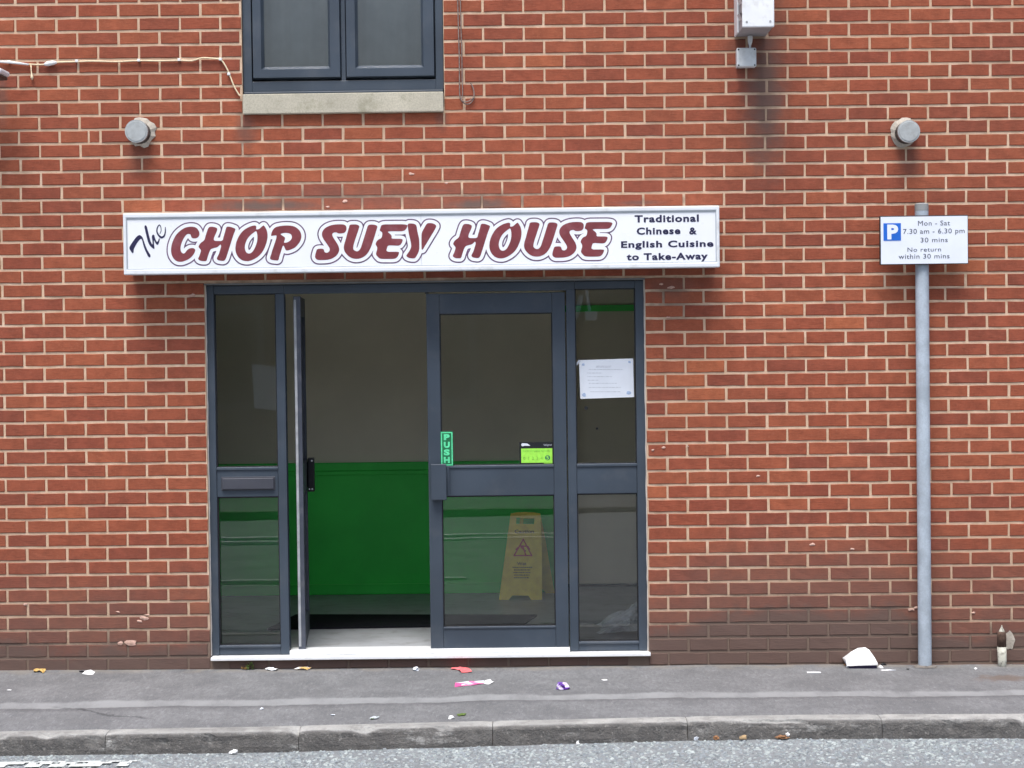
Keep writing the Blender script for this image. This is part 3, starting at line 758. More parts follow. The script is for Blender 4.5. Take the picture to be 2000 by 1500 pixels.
m = MB(); lx0, lx1, lz0, lz1 = at(433.5, 945, YF-.02).x, at(535, 945, YF-.02).x, at(485, 956, YF-.02).z, at(485, 933.5, YF-.02).z
m.box(lx0-.006, lx1+.006, YF-.009, YF, lz0-.006, lz1+.006, bev=.002); m.box(lx0, lx1, YF-.024, YF-.009, lz0, lz1, bev=.005)
lp = part(m, 'letter_plate', GREYD, sf)
# white sill board and door threshold
m = MB(); m.box(xw(-.03, (411.5, 1286)), xw(-.03, (1271, 1275)), -.034, .06, ZSB, zs['sill']-.001, bev=.003)
sillb = part(m, 'sill_board', WHITEP)
m = MB(); m.box(xs['m1']+.002, g((1113, 1266)), YF-.028, .14, zs['sill'], h((700, 1268), (1000, 1265)), bev=.004); part(m, 'threshold', WHITEP)
# mastic beads round the frame
m = MB(); random.seed(4)
for x, s_ in ((XL, 1), (XR, -1)):
    pts = [(x+s_*random.uniform(-.001, .002), YF-.014+random.uniform(-.002, .002), ZSILL+(ZT-ZSILL)*i/40) for i in range(41)]
    m = MB(); m.tube(pts, .0055, 6); part(m, 'mastic_bead', SILIC, sf)
# lead/steel drip under the lintel course
m = MB(); m.box(XL, XR, -.004, YF+.05, ZT+.001, ZT+.009); part(m, 'lintel_flange', pm('grey_lintel', (.17, .17, .17), .6), bld)
# ---- closed door leaf
thz = h((700, 1268), (1000, 1265))
dx0, dx1 = xs['d0'], xs['d1']; dzt = h((850, 574), (1100, 570)); dzb = h((870, 1267), (1090, 1265))
gx0, gx1 = g((859.5, 640), (865, 1200)), g((1079, 640), (1085, 1200))
gz1, gz0 = h((970, 612)), h((970, 908)); gz3, gz2 = h((970, 968)), h((970, 1223))
def leaf(dx0, dx1, gx0, gx1, dzt, dzb, gz1, gz0, gz3, gz2, y):
    q = MB(); q.box(dx0, gx0, y, y+.045, dzb, dzt, bev=B_); q.box(gx1, dx1, y, y+.045, dzb, dzt, bev=B_)
    q.box(gx0, gx1, y+.001, y+.044, gz1, dzt-.001, bev=B_); q.box(gx0, gx1, y+.001, y+.044, gz3, gz0, bev=B_)
    q.box(gx0, gx1, y-.005, y+.0005, gz0-.016, gz0-.003, bev=.002); q.box(gx0, gx1, y+.001, y+.044, dzb+.001, gz2, bev=B_); q.box(gx0, gx1, y-.004, y+.0005, gz2-.012, gz2-.002, bev=.002)
    return q
DY = YF-.004
q = leaf(dx0, dx1, gx0, gx1, dzt, dzb, gz1, gz0, gz3, gz2, DY)
door = part(q, 'door', GREY); door['label'] = 'closed glazed door leaf with a caution sign behind it'
pane(gx0, gx1, gz0, gz1, DY+.010, door); pane(gx0, gx1, gz2, gz3, DY+.010, door)
hx0, hx1, hz0, hz1 = at(841.5, 940, -.01).x, at(872, 940, -.01).x, at(856, 977, -.01).z, at(856, 906.5, -.01).z
q = MB(); q.box(hx0, hx1, DY-.052, DY-.040, hz0, hz1, bev=.004); q.box(hx0+.002, hx0+.022, DY-.0405, DY-.0005, hz0+.004, hz1-.004, bev=.003)
q.box(hx1, hx1+.016, DY-.012, DY-.0005, hz0+.02, hz1-.014, bev=.002)
part(q, 'pull_handle', GREY, door)
q = MB(); q.box(dx0-.006, dx0+.014, DY+.004, DY+.04, dzt+.002, dzt+.008); part(q, 'pivot_plate', BLACK, door)
# ---- open door leaf, swung inward a little past square to the frame
LW = dx1-dx0; oy0 = DY+.03
q = MB(); ox = at(577.5, 900, oy0).x; TH = .040
zt_o, zb_o = h((590, 578)), h((590, 1271))
def lbox(q, u0, u1, z0, z1, t0=0, t1=TH, mi=0, bev=B_): q.box(ox+t0, ox+t1, oy0+u0, oy0+u1, z0, z1, mi, bev)
st = .078
lbox(q, 0, st, zb_o, zt_o); lbox(q, LW-st, LW, zb_o, zt_o); lbox(q, st, LW-st, gz1, zt_o, .001, TH-.001); lbox(q, st, LW-st, gz3, gz0, .001, TH-.001); lbox(q, st, LW-st, zb_o, gz2, .001, TH-.001)
odoor = part(q, 'door', pm('worn_anthracite', (.055, .064, .088), .5, .15, 6, dirt=((.14, .14, .15), .4, 12))); odoor['label'] = 'left door leaf standing open inward, seen edge on'
q = MB(); lbox(q, -.0035, -.0005, zb_o+.02, zt_o-.02, .002, .016, 0, .0005); part(q, 'edge_strip', pm('bare_aluminium', (.34, .36, .38), .5, .2, 14, dirt=((.20, .20, .21), .5, 9)), odoor)
q = MB(); lbox(q, st+.002, LW-st-.002, gz0+.002, gz1-.002, .019, .025, 0, 0); part(q, 'pane', GLASS, odoor)
q = MB(); lbox(q, st+.002, LW-st-.002, gz2+.002, gz3-.002, .019, .025, 0, 0); part(q, 'pane', GLASS, odoor)
q = MB(); hy = LW-.06; lbox(q, hy-.05, hy+.03, hz0-.005, hz1-.005, TH+.004, TH+.044, 0, .006); lbox(q, hy-.02, hy, hz0+.02, hz1-.03, TH-.001, TH+.0045)
ph = part(q, 'pull_handle', BLACK, odoor)
q = MB()
for zz in (hz0+.012, hz1-.02): q.tube([(ox+TH+.030, oy0+hy-.053, zz), (ox+TH+.030, oy0+hy-.049, zz)], .0055, 8)
q.tube([(ox+TH+.014, oy0+hy-.053, hz0+.012), (ox+TH+.014, oy0+hy-.049, hz0+.012)], .0045, 8)
part(q, 'fixing_screw', WHITEM, odoor)
bpy.context.view_layer.update()
for o_ in [odoor]+list(odoor.children):      # the leaf stands two degrees past square
    for v in o_.data.vertices: v.co.x -= (v.co.y-oy0)*.084
# ---- the lobby behind
BW, BW2 = 2.36, 2.62
fz = thz-.006
rx0, rx1, rzt = -2.75, 1.35, ZT+.22
xsplit = at(1104, 1150, BW).x
m = MB(); m.box(rx0-.1, rx1+.1, .10, BW2+.1, fz-.12, fz); part(m, 'lobby_floor', VINYL)
dz = at(700, 903, BW).z
m = MB(); m.box(rx0, xsplit, BW, BW+.30, fz, rzt, 0); bw = part(m, 'back_wall', CREAM)
m = MB(); m.box(rx0, xsplit-.002, BW-.006, BW-.0005, fz+.0, dz-.03); part(m, 'wainscot', GREEN, bw)
m = MB(); m.box(rx0, xsplit-.001, BW-.028, BW-.0008, dz-.055, dz, bev=.006); m.box(rx0, xsplit-.001, BW-.018, BW-.0065, dz-.085, dz-.056, bev=.004); part(m, 'dado_rail', GREEN, bw)
sk = at(700, 1140, BW).z
m = MB(); m.box(rx0, xsplit-.001, BW-.022, BW-.0065, fz+.001, sk, bev=.004); m.box(rx0, xsplit-.001, BW-.028, BW-.0225, sk-.012, sk-.002, bev=.002); part(m, 'skirting_board', GREEN, bw)
m = MB(); m.box(xsplit+.001, rx1, BW2, BW2+.1, fz, rzt); aw = part(m, 'alcove_wall', CREAM)
gz_ = at(1180, 602, BW2).z
m = MB(); m.box(xsplit+.001, rx1-.001, BW2-.03, BW2-.0005, gz_-.022, gz_+.022, bev=.004); part(m, 'picture_rail', GREEN, aw)
m = MB(); m.box(xsplit+.001, rx1-.001, BW2-.02, BW2-.0005, fz+.001, fz+.02); part(m, 'floor_trim', BLACK, aw)
m = MB(); m.box(rx0-.1, rx0, .27, BW2+.1, fz, rzt); m.box(rx1, rx1+.1, .27, BW2+.1, fz, rzt); part(m, 'side_wall', CREAM)
m = MB(); m.box(rx0, xsplit-.5, .27, BW, rzt, rzt+.1); m.box(xsplit-.5, rx1, .27, BW2+.1, rzt, rzt+.1); part(m, 'ceiling', CEIL)
m = MB(); m.box(rx0-.1, XL-.001, .262, .268, fz-.1, rzt+.1); m.box(XR+.001, rx1+.1, .262, .268, fz-.1, rzt+.1); m.box(XL-.001, XR+.001, .262, .268, ZT+.02, rzt+.1); part(m, 'inner_lining', CREAM)
# ---- door mat (skewed), lies on the floor
def floor_pt(px, py, z):
    d = M3 @ Vector((px-1000, 750-py, -F)); return CAM+d*((z-CAM.z)/d.z)
mp = [floor_pt(522, 1231, fz), floor_pt(1022, 1222.5, fz), floor_pt(1049, 1203.5, fz), floor_pt(578, 1203, fz)]
m = MB(); lo = [(p.x, p.y, fz+.001) for p in mp]; hi = [(p.x, p.y, fz+.011) for p in mp]
m.add(lo+hi, [(0, 3, 2, 1), (4, 5, 6, 7), (0, 1, 5, 4), (1, 2, 6, 5), (2, 3, 7, 6), (3, 0, 4, 7)])
o = m.build('door_mat', MATC); tag(o, 'wide black door mat lying on the grey lobby floor inside the open doorway', 'door mat')

# ================================================================== THINGS ON THE FACADE
# ---- shop sign
SY = -.215
sgn = thing('shop_sign', 'long white fascia sign with maroon outlined lettering above the grey doors', 'sign', at(822, 470, 0))
q4 = [at(240, 416.5, SY), at(1405, 402, SY), at(1406, 522.5, SY), at(241.5, 536.5, SY)]
sx0 = (q4[0].x+q4[3].x)/2; sx1 = (q4[1].x+q4[2].x)/2; sz1 = (q4[0].z+q4[1].z)/2; sz0 = (q4[2].z+q4[3].z)/2
print('sign tilt', q4[0].z-q4[1].z, q4[3].z-q4[2].z)
fw_t, fw_s = .026, .017
m = MB(); m.box(sx0+.004, sx1-.004, SY+.012, -.006, sz0+.004, sz1-.004); adopt(m.build('sign_case', SIGNF), sgn)
m = MB()
m.box(sx0, sx1, SY, SY+.03, sz1-fw_t, sz1, bev=.006); m.box(sx0, sx1, SY, SY+.03, sz0, sz0+fw_t+.002, bev=.006)
m.box(sx0, sx0+fw_s, SY-.0005, SY+.03, sz0, sz1, bev=.005); m.box(sx1-fw_s, sx1, SY-.0005, SY+.03, sz0, sz1, bev=.005)
adopt(m.build('sign_frame', SIGNF), sgn)
m = MB(); BY = SY+.004
m.box(sx0+fw_s-.001, sx1-fw_s+.001, BY, BY+.02, sz1-fw_t-.005, sz1-fw_t+.001, bev=.001); m.box(sx0+fw_s-.001, sx1-fw_s+.001, BY, BY+.02, sz0+fw_t+.001, sz0+fw_t+.006, bev=.001)
m.box(sx0+fw_s-.001, sx0+fw_s+.004, BY+.0004, BY+.02, sz0+fw_t, sz1-fw_t, bev=.001); m.box(sx1-fw_s-.004, sx1-fw_s+.001, BY+.0004, BY+.02, sz0+fw_t, sz1-fw_t, bev=.001)
adopt(m.build('sign_bead', pm('dull_aluminium_bead', (.36, .40, .44), .5, .1, 8)), sgn)
sxm = at(822.5, 470, SY).x
for a, b in ((sx0+fw_s, sxm-.0012), (sxm+.0012, sx1-fw_s)):
    m = MB(); m.box(a, b, SY+.008, SY+.0115, sz0+fw_t, sz1-fw_t); adopt(m.build('sign_panel', SIGNW), sgn)
A_ = (320, 425, 13.3333); B2 = (450, 425, 13.3333); C_ = (600, 425, 13.3333); D_ = (720, 425, 13.3333)
L = {}
L['C'] = (A_, [[(730,235),(830,250),(890,310),(930,390),(925,470),(870,530),(790,545),(730,530),(705,480),(700,440),(650,420),(600,430),(540,500),(490,590),(450,690),(430,790),(440,870),(470,920),(520,940),(560,910),(590,860),(650,810),(720,790),(790,800),(825,840),(800,910),(760,980),(680,1060),(590,1110),(480,1150),(380,1150),(310,1120),(240,1050),(200,960),(185,860),(195,740),(230,620),(280,510),(350,410),(440,330),(540,265),(640,240)]])
L['H'] = (A_, [[(1165,245),(1250,235),(1340,250),(1400,285),(1370,380),(1320,480),(1295,560),(1315,605),(1400,608),(1530,608),(1550,520),(1580,420),(1610,310),(1630,235),(1720,235),(1800,262),(1870,290),(1850,350),(1800,480),(1750,640),(1700,800),(1650,960),(1610,1085),(1560,1130),(1470,1122),(1400,1105),(1372,1060),(1430,960),(1460,860),(1495,740),(1475,690),(1430,740),(1380,775),(1300,790),(1220,820),(1190,880),(1160,960),(1130,1060),(1110,1130),(1040,1135),(950,1125),(885,1080),(920,1010),(950,930),(970,850),(940,810),(900,765),(915,720),(960,655),(1055,595),(1080,500),(1110,400)]])
L['O'] = (B2, [[(130,760),(150,640),(200,520),(260,420),(340,330),(450,260),(560,215),(650,200),(680,235),(660,310),(740,305),(800,250),(865,195),(900,240),(940,310),(965,400),(970,500),(950,620),(910,740),(860,850),(790,950),(700,1030),(600,1090),(500,1130),(400,1135),(300,1110),(220,1050),(160,960),(130,860)],
     [(675,340),(700,430),(705,540),(690,650),(650,760),(600,860),(550,915),(490,940),(430,925),(390,870),(370,780),(385,680),(420,590),(470,510),(540,440),(610,385)]])
L['P'] = (B2, [[(1055,470),(1075,380),(1110,310),(1170,250),(1260,225),(1400,205),(1540,205),(1660,225),(1760,290),(1820,360),(1850,450),(1845,540),(1810,630),(1750,710),(1680,780),(1600,820),(1520,850),(1445,858),(1420,800),(1395,740),(1370,720),(1340,800),(1310,900),(1270,1020),(1250,1120),(1160,1112),(1070,1100),(1022,1065),(1060,960),(1090,850),(1130,740),(1170,620),(1200,520),(1205,460),(1140,462),(1070,480)],
     [(1290,430),(1370,400),(1460,395),(1550,410),(1600,460),(1600,540),(1560,600),(1480,650),(1385,658),(1410,600),(1430,520),(1370,480)]])
L['S'] = (C_, [[(1020,225),(1025,320),(980,392),(900,412),(800,412),(765,380),(700,385),(655,410),(650,460),(680,520),(730,600),(790,690),(830,780),(835,860),(800,940),(740,1010),(640,1070),(520,1100),(380,1105),(265,1105),(200,1045),(210,960),(235,880),(255,820),(340,808),(425,815),(440,860),(460,910),(520,920),(580,880),(590,810),(550,740),(490,650),(430,570),(390,490),(380,410),(410,330),(480,260),(580,210),(700,180),(840,172),(965,178)]])
L['U'] = (C_, [[(1105,185),(1200,175),(1290,178),(1365,215),(1340,300),(1300,420),(1260,540),(1220,660),(1195,770),(1200,830),(1250,870),(1310,880),(1360,850),(1400,780),(1430,680),(1470,560),(1510,430),(1550,300),(1585,190),(1680,178),(1780,190),(1835,228),(1800,330),(1760,470),(1710,620),(1660,770),(1600,890),(1530,980),(1440,1040),(1330,1075),(1210,1070),(1110,1030),(1030,960),(970,880),(950,790),(960,700),(1000,580),(1030,460),(1065,340),(1090,250)]])
L['E'] = (D_, [[(335,178),(600,174),(1020,172),(1000,260),(930,352),(750,356),(560,352),(480,370),(560,420),(605,480),(590,548),(700,550),(885,552),(885,610),(850,680),(800,732),(650,725),(510,718),(480,770),(455,888),(620,890),(790,888),(792,930),(760,1010),(695,1074),(500,1076),(295,1074),(240,1020),(188,960),(200,900),(225,820),(220,755),(178,700),(200,630),(250,570),(325,545),(352,480),(358,400),(340,370),(282,340),(310,260)]])
L['Y'] = (D_, [[(1015,155),(1120,150),(1215,170),(1250,220),(1262,320),(1290,450),(1315,540),(1322,700),(1318,850),(1270,960),(1220,1040),(1185,1064),(1060,1055),(968,1002),(1020,930),(1080,840),(1110,760),(1105,680),(1080,560),(1050,440),(1030,320),(1018,240)],
     [(1378,400),(1430,300),(1480,210),(1525,145),(1620,140),(1700,158),(1768,208),(1740,280),(1690,370),(1620,480),(1550,600),(1470,730),(1382,875),(1375,700),(1375,520)]])
def letter(k, dx=0, dy=0):
    (ox_, oy_, s_), polys = L[k]
    return [chaikin([(ox_+x/s_+dx, oy_+y/s_+dy) for x, y in p], 2) for p in polys]
word = [letter(k) for k in 'CHOPSUEY'] + [letter('H', 497.3, -5.6), letter('O', 496, -5.4), letter('U', 352, -4.3), letter('S', 463.5, -4.6), letter('E', 400.3, -4.5)]
R_ = .55
gx = np.arange(318, 1216, R_); gy = np.arange(424, 526, R_); XX, YY = np.meshgrid(gx, gy); DD = np.full(XX.shape, 99.)
for pl in word:
    a = np.array([p for q in pl for p in q]); i0, i1 = np.searchsorted(gx, [a[:, 0].min()-13, a[:, 0].max()+13]); j0, j1 = np.searchsorted(gy, [a[:, 1].min()-13, a[:, 1].max()+13])
    DD[j0:j1, i0:i1] = np.minimum(DD[j0:j1, i0:i1], sd_poly(XX[j0:j1, i0:i1], YY[j0:j1, i0:i1], pl))
def print_layer(level, Y, mat, name, parent, X=XX, Y2=YY, Dg=DD):
    v, f = contour(X, Y2, Dg, level); o = mesh(name, [at(a, b, Y) for a, b in v], [q[::-1] for q in f], mat); adopt(o, parent); return o
print_layer(9.0, SY+.0072, PURP, 'letter_outline', sgn); print_layer(6.6, SY+.0064, SIGNW, 'letter_halo', sgn); print_layer(0.0, SY+.0056, MAROON, 'main_lettering', sgn)
# script "The"
s15 = lambda p: [(240+x/15, 425+y/15) for x, y in p]
pT = chaikin(s15([(440,525),(500,505),(560,555),(595,620),(645,780),(705,930),(765,1030),(815,1110),(795,1170),(745,1150),(690,1040),(635,920),(595,790),(560,645),(530,610),(470,665),(400,765),(345,865),(315,930),(315,1005),(290,1055),(235,985),(180,890),(225,800),(300,690),(380,580)]), 1)
ph_ = chaikin(s15([(620,230),(695,225),(735,400),(775,560),(805,680),(850,775),(868,790),(868,680),(845,560),(865,500),(920,500),(935,590),(975,680),(1000,715),(1030,690),(1055,605),(1085,615),(1065,710),(1020,810),(975,775),(930,695),(908,650),(908,760),(932,930),(880,900),(795,830),(745,740),(705,600),(665,430)]), 1)
eS = [tuple(p[:2]) for p in smooth_path([(x, y, 0) for x, y in s15([(1085,470),(1118,390),(1112,280),(1068,215),(1012,290),(995,400),(1030,490),(1085,555),(1140,580),(1205,540),(1240,440),(1243,280)])], 5)]
er = [np.interp(i/(len(eS)-1), [0, .2, .4, .6, .72, .85, 1], [.6, .8, 1.2, 1.6, 2.1, 1.5, .7]) for i in range(len(eS))]
gx = np.arange(248, 330, .5); gy = np.arange(434, 508, .5); X2, Y2 = np.meshgrid(gx, gy)
D2 = np.minimum(sd_poly(X2, Y2, [pT]), np.minimum(sd_poly(X2, Y2, [ph_]), sd_stroke(X2, Y2, eS, er)))
print_layer(0, SY+.0068, INK, 'script_lettering', sgn, X2, Y2, D2)
for s_, a, b, t_, bb in (('Traditional', 1239.5, 1365, 419.6, 433.8), ('Chinese', 1243.5, 1329, 444, 457.8), ('&', 1346, 1361, 444, 457.8), ('English Cuisine', 1213, 1393.5, 470, 483), ('to Take-Away', 1224, 1382.5, 494, 507.5)):
    text_px(s_, a, b, t_, bb, SY+.0068, INK, 'small_lettering', sgn, bold=.034, spacing=1.12)
# ---- vents
def vent(px, py, r_px, label, seed):
    yv = -.115; c = at(px, py, yv); r = r_px*abs((at(px+1, py, yv)-c).x); t = thing('flue_pipe', label, 'pipe', (c.x, 0, c.z), 'flue pipes either side above the sign')
    m = MB(); m.tube([(c.x, .05, c.z), (c.x, yv+.006, c.z)], r*.97, 28, cap=False); adopt(m.build('pipe_sleeve', BLACK, smooth=True), t)
    m = MB(); m.tube([(c.x, yv+.022, c.z), (c.x, yv, c.z)], r, 32); m.tube([(c.x, yv+.001, c.z), (c.x, yv-.003, c.z)], [r*.9, r*.86], 32)
    adopt(m.build('pipe_cap', pm('grey_pvc_cap', (.36, .385, .39), .55, .08, 40, .2, 90, dirt=((.24, .24, .23), .6, 30))), t)
    rr = random.Random(seed); vs = [(c.x, -.02, c.z)]; q = 22; ins = []
    for i in range(q):
        a = 6.283*i/q; R1 = r*(1.28+rr.uniform(-.13, .16)); vs.append((c.x+math.cos(a)*R1+.006*(1 if seed == 1 else -.6), -.003, c.z+math.sin(a)*R1+.006))
    for i in range(q):
        a = 6.283*i/q; vs.append((c.x+math.cos(a)*r*.98, -.022+rr.uniform(-.004, .004), c.z+math.sin(a)*r*.98))
    m = MB(); m.add(vs, [(1+i, 1+(i+1) % q, 1+q+(i+1) % q, 1+q+i) for i in range(q)]); adopt(m.build('mortar_collar', PATCH), t)
vent(266, 256, 22.3, 'round grey flue pipe in a mortar collar, left of the upper window', 1)
vent(1775.5, 256.5, 21.8, 'round grey flue pipe in a mortar collar, above the parking sign', 2)
# ---- white louvred box
byf = -.355
bx0, bx1 = at(1449.5, 30, byf).x, at(1512.5, 30, byf).x; bz = at(1481, 53, byf).z; bzt = bz+.52
t = thing('louvred_box', 'white louvred metal box projecting high on the wall, cut by the top of the photo', 'box', (bx0, 0, bz))
m = MB(); m.box(bx0, bx1, byf, byf+.018, bz, bzt, bev=.006); adopt(m.build('front_cover', WHITEM), t)
m = MB(); m.box(bx0+.006, bx1-.004, byf+.019, -.002, bz+.006, bzt-.01); adopt(m.build('case', pm('grey_case', (.33, .33, .34), .6)), t)
m = MB(); m.box(bx0-.004, bx0+.005, -.15, -.002, bz+.004, bzt, bev=.002); adopt(m.build('side_flange', WHITEM), t)
for k in range(6):
    z_ = bz+.05+k*.085
    m = MB(); m.add([(bx0+.0055, byf+.05, z_), (bx0+.0055, -.17, z_+.012), (bx0-.006, -.17, z_+.045), (bx0-.006, byf+.05, z_+.033), (bx0+.0055, byf+.05, z_+.04), (bx0+.0055, -.17, z_+.052)], [(0, 1, 2, 3), (3, 2, 5, 4)])
    adopt(m.build('louvre', WHITEG), t)
m = MB()
for (u, v) in ((.024, .028), (bx1-bx0-.022, .03)): m.tube([(bx0+u, byf-.002, bz+v), (bx0+u, byf+.002, bz+v)], .006, 10)
adopt(m.build('cover_screw', GREYMARK), t)
# ---- junction box + cable gland
jy = -.075; jx0, jx1 = at(1439, 110, jy).x, at(1477.5, 110, jy).x; jz0, jz1 = at(1458, 130.5, jy).z, at(1458, 93, jy).z
t = thing('junction_box', 'small square white junction box on the brick below the louvred box', 'box', (jx0, 0, jz0))
m = MB(); m.box(jx0, jx1, jy, jy+.028, jz0, jz1, bev=.007); adopt(m.build('lid', WHITEG), t)
m = MB(); m.box(jx0+.002, jx1-.002, jy+.0285, -.002, jz0+.002, jz1-.002, bev=.004); adopt(m.build('back_box', WHITEG), t)
m = MB()
for u in (jx0+.010, jx1-.010):
    for v in (jz0+.009, jz1-.010): m.tube([(u, jy-.0015, v), (u, jy+.001, v)], .0045, 8)
adopt(m.build('lid_screw', BLACK), t)
gl = at(1465, 80, -.06)
m = MB(); m.tube([(gl.x, -.06, bz-.0), (gl.x, -.06, gl.z+.01), (gl.x, -.06, gl.z-.008), (gl.x, -.055, gl.z-.022), (gl.x, -.05, jz1-.004)], [.013, .014, .012, .007, .005], 12)
cg = m.build('cable_gland', WHITEG); tag(cg, 'short pale cable gland between the louvred box and the junction box', 'cable gland')
# ---- light fitting at the left border
lf = at(4, 139, -.30)
t = thing('wall_light', 'white wall fitting, only its tip visible at the left edge under the cable', 'lamp', (lf.x-.2, 0, lf.z))
m = MB(); m.box(lf.x-.30, lf.x, -.32, -.14, lf.z-.012, lf.z+.018, bev=.012); adopt(m.build('lamp_head', WHITEM), t)
m = MB(); m.box(lf.x-.29, lf.x-.01, -.31, -.15, lf.z-.030, lf.z-.0125, bev=.006); adopt(m.build('dark_bottom', BLACK), t)  # black slab forming the dark bottom of the fitting
m = MB(); m.tube([(lf.x-.18, -.22, lf.z), (lf.x-.18, -.002, lf.z-.02)], .018, 10); adopt(m.build('bracket_arm', WHITEM), t)
# ---- cream cable across the brick
cy = -.012
t = thing('cable', 'thin cream cable sagging along the brick to the left side of the upper window', 'cable', at(250, 120, 0))
cp = [(-160, 124), (-60, 119), (0, 121.5), (25, 122), (55, 125.5), (88, 126), (110, 122), (150, 120.5), (180, 119.5), (230, 120.5), (270, 118.5), (310, 119), (350, 118), (375, 118.5), (395, 113), (412, 114), (431, 117), (441, 130), (448, 145), (457, 168), (466, 184), (470, 187)]
m = MB(); m.tube(smooth_path([at(a, b, cy) for a, b in cp], 4), .0042, 6); adopt(m.build('cable_run', CREAMC, smooth=True), t)
for a, b in ((150, 119.5), (271, 118), (350, 117), (430.5, 116), (447, 145), (18, 121)): p = at(a, b, cy); m = MB(); m.box(p.x-.008, p.x+.008, cy-.008, -.001, p.z-.006, p.z+.008, bev=.002); adopt(m.build('cable_clip', WHITEP), t)
m = MB(); m.tube([at(86, 126, cy-.004), at(93, 124.5, cy-.004), at(104, 122.5, cy-.004), at(111, 122, cy-.004)], [.006, .014, .013, .006], 10); m.tube([at(0, 120.5, cy-.004), at(20, 121.5, cy-.004), at(56, 126, cy-.004)], [.007, .008, .005], 8)
adopt(m.build('connector', WHITEP, smooth=True), t)
m = MB(); m.tube([at(60.5, 127, cy), at(61, 138, cy), at(62, 146, cy-.003), at(62.5, 151, cy-.006), at(63, 156, cy-.006)], [.003, .003, .004, .009, .003], 8); adopt(m.build('bulb_drop', CREAMC, smooth=True), t)
# ---- thin grey wires right of the window
m = MB()
w1 = [(893.5, -60), (894, 0), (895.5, 60), (897, 110), (897.5, 150), (898, 185), (902, 197), (909, 203), (918, 202), (925, 192), (925.5, 178), (922, 167), (919, 162)]
m.tube(smooth_path([at(a, b, -.010) for a, b in w1], 5), .0034, 6)
m.tube(smooth_path([at(a+5, b, -.012) for a, b in w1[:5]]+[at(903.5, 183, -.012), at(901, 195, -.016), at(908, 198.5, -.016), at(917, 197, -.014), at(925, 190, -.014)], 5), .003, 6)
tag(m.build('wire_loop', CABLEG, smooth=True), 'pair of thin grey wires ending in a hook right of the upper window', 'wire')
# ---- parking sign on its pole
py_ = -.060; pcx = xw(py_, (1798, 560), (1809.5, 1280)); prd = .0365
t = thing('parking_sign', 'white parking plate with a blue P square on a grey steel pole', 'sign', (pcx, py_, base_z(pcx)))
pzt = at(1797, 412, py_).z
m = MB(); zb_ = base_z(pcx); m.tube([(pcx, py_, zb_-.05), (pcx, py_, zb_-.045), (pcx, py_, zb_+.3), (pcx, py_, zb_+1.2), (pcx, py_, pzt-.004), (pcx, py_, pzt)], prd, 28, cap=False); adopt(m.build('pole', GALV, smooth=True), t)
m = MB(); m.tube([(pcx, py_, pzt), (pcx, py_, at(1797, 399, py_).z), (pcx, py_, at(1797, 397, py_).z)], [prd*1.02, prd*1.02, prd*.8], 24); adopt(m.build('pole_cap', GALVD), t)
ppy = py_-prd-.02
c4 = [at(1720.5, 424.5, ppy), at(1889.5, 421, ppy), at(1890, 513.5, ppy), at(1720, 516.5, ppy)]
a0, a1 = (c4[0].x+c4[3].x)/2, (c4[1].x+c4[2].x)/2; b1, b0 = (c4[0].z+c4[1].z)/2, (c4[2].z+c4[3].z)/2
m = MB(); m.box(a0-.0055, a1+.004, ppy+.001, ppy+.016, b0-.004, b1+.006, bev=.003); adopt(m.build('plate_backing', BLACK), t)
m = MB(); m.box(a0, a1, ppy-.003, ppy+.0005, b0, b1); adopt(m.build('sign_plate', PLATEW), t)
m = MB(); u0, u1 = at(1725.3, 452, ppy).x, at(1759.3, 452, ppy).x; v0, v1 = at(1742, 470, ppy).z, at(1742, 436, ppy).z
m.box(u0, u1, ppy-.0046, ppy-.0031, v0, v1); adopt(m.build('blue_square', BLUEP), t)
text_px('P', 1733, 1754.5, 438.5, 467.5, ppy-.0052, PLATEW, 'letter_p', t, bold=.05)
for s_, a, b, t_, bb in (('Mon - Sat', 1793, 1855.5, 431, 440.3), ('7.30 am - 6.30 pm', 1764, 1884, 446.6, 456), ('30 mins', 1798, 1851, 464, 473), ('No return', 1772.5, 1838, 483.2, 491.3), ('within 30 mins', 1755, 1854.5, 496, 505)):
    text_px(s_, a, b, t_, bb, ppy-.0040, TEXTBLK, 'plate_lettering', t, bold=.0, spacing=1.08)
m = MB(); m.box(pcx-.055, pcx+.055, ppy+.0165, py_-.02, (b0+b1)/2+.05, (b0+b1)/2+.075); m.box(pcx-.055, pcx+.055, ppy+.0165, py_-.02, (b0+b1)/2-.075, (b0+b1)/2-.05); adopt(m.build('clamp', GALVD), t)
rr = random.Random(6); m = MB(); vs = []; q = 20
for i in range(q):
    a = 6.283*i/q; ra = prd*.9; rb = prd*rr.uniform(1.25, 2.1); vs.append((pcx+math.cos(a)*ra, py_+math.sin(a)*ra, zb_+.012)); xx_, yy_ = pcx+math.cos(a)*rb, min(-.001, py_+math.sin(a)*rb); vs.append((xx_, yy_, path_z(xx_, yy_)+.001))
m.add(vs, [(2*i, 2*i+1, (2*i+3) % (2*q), (2*i+2) % (2*q)) for i in range(q)]); adopt(m.build('mortar_skirt', pm('grimy_mortar_skirt', (.17, .155, .14), .95, .3, 30, .8, 120)), t)
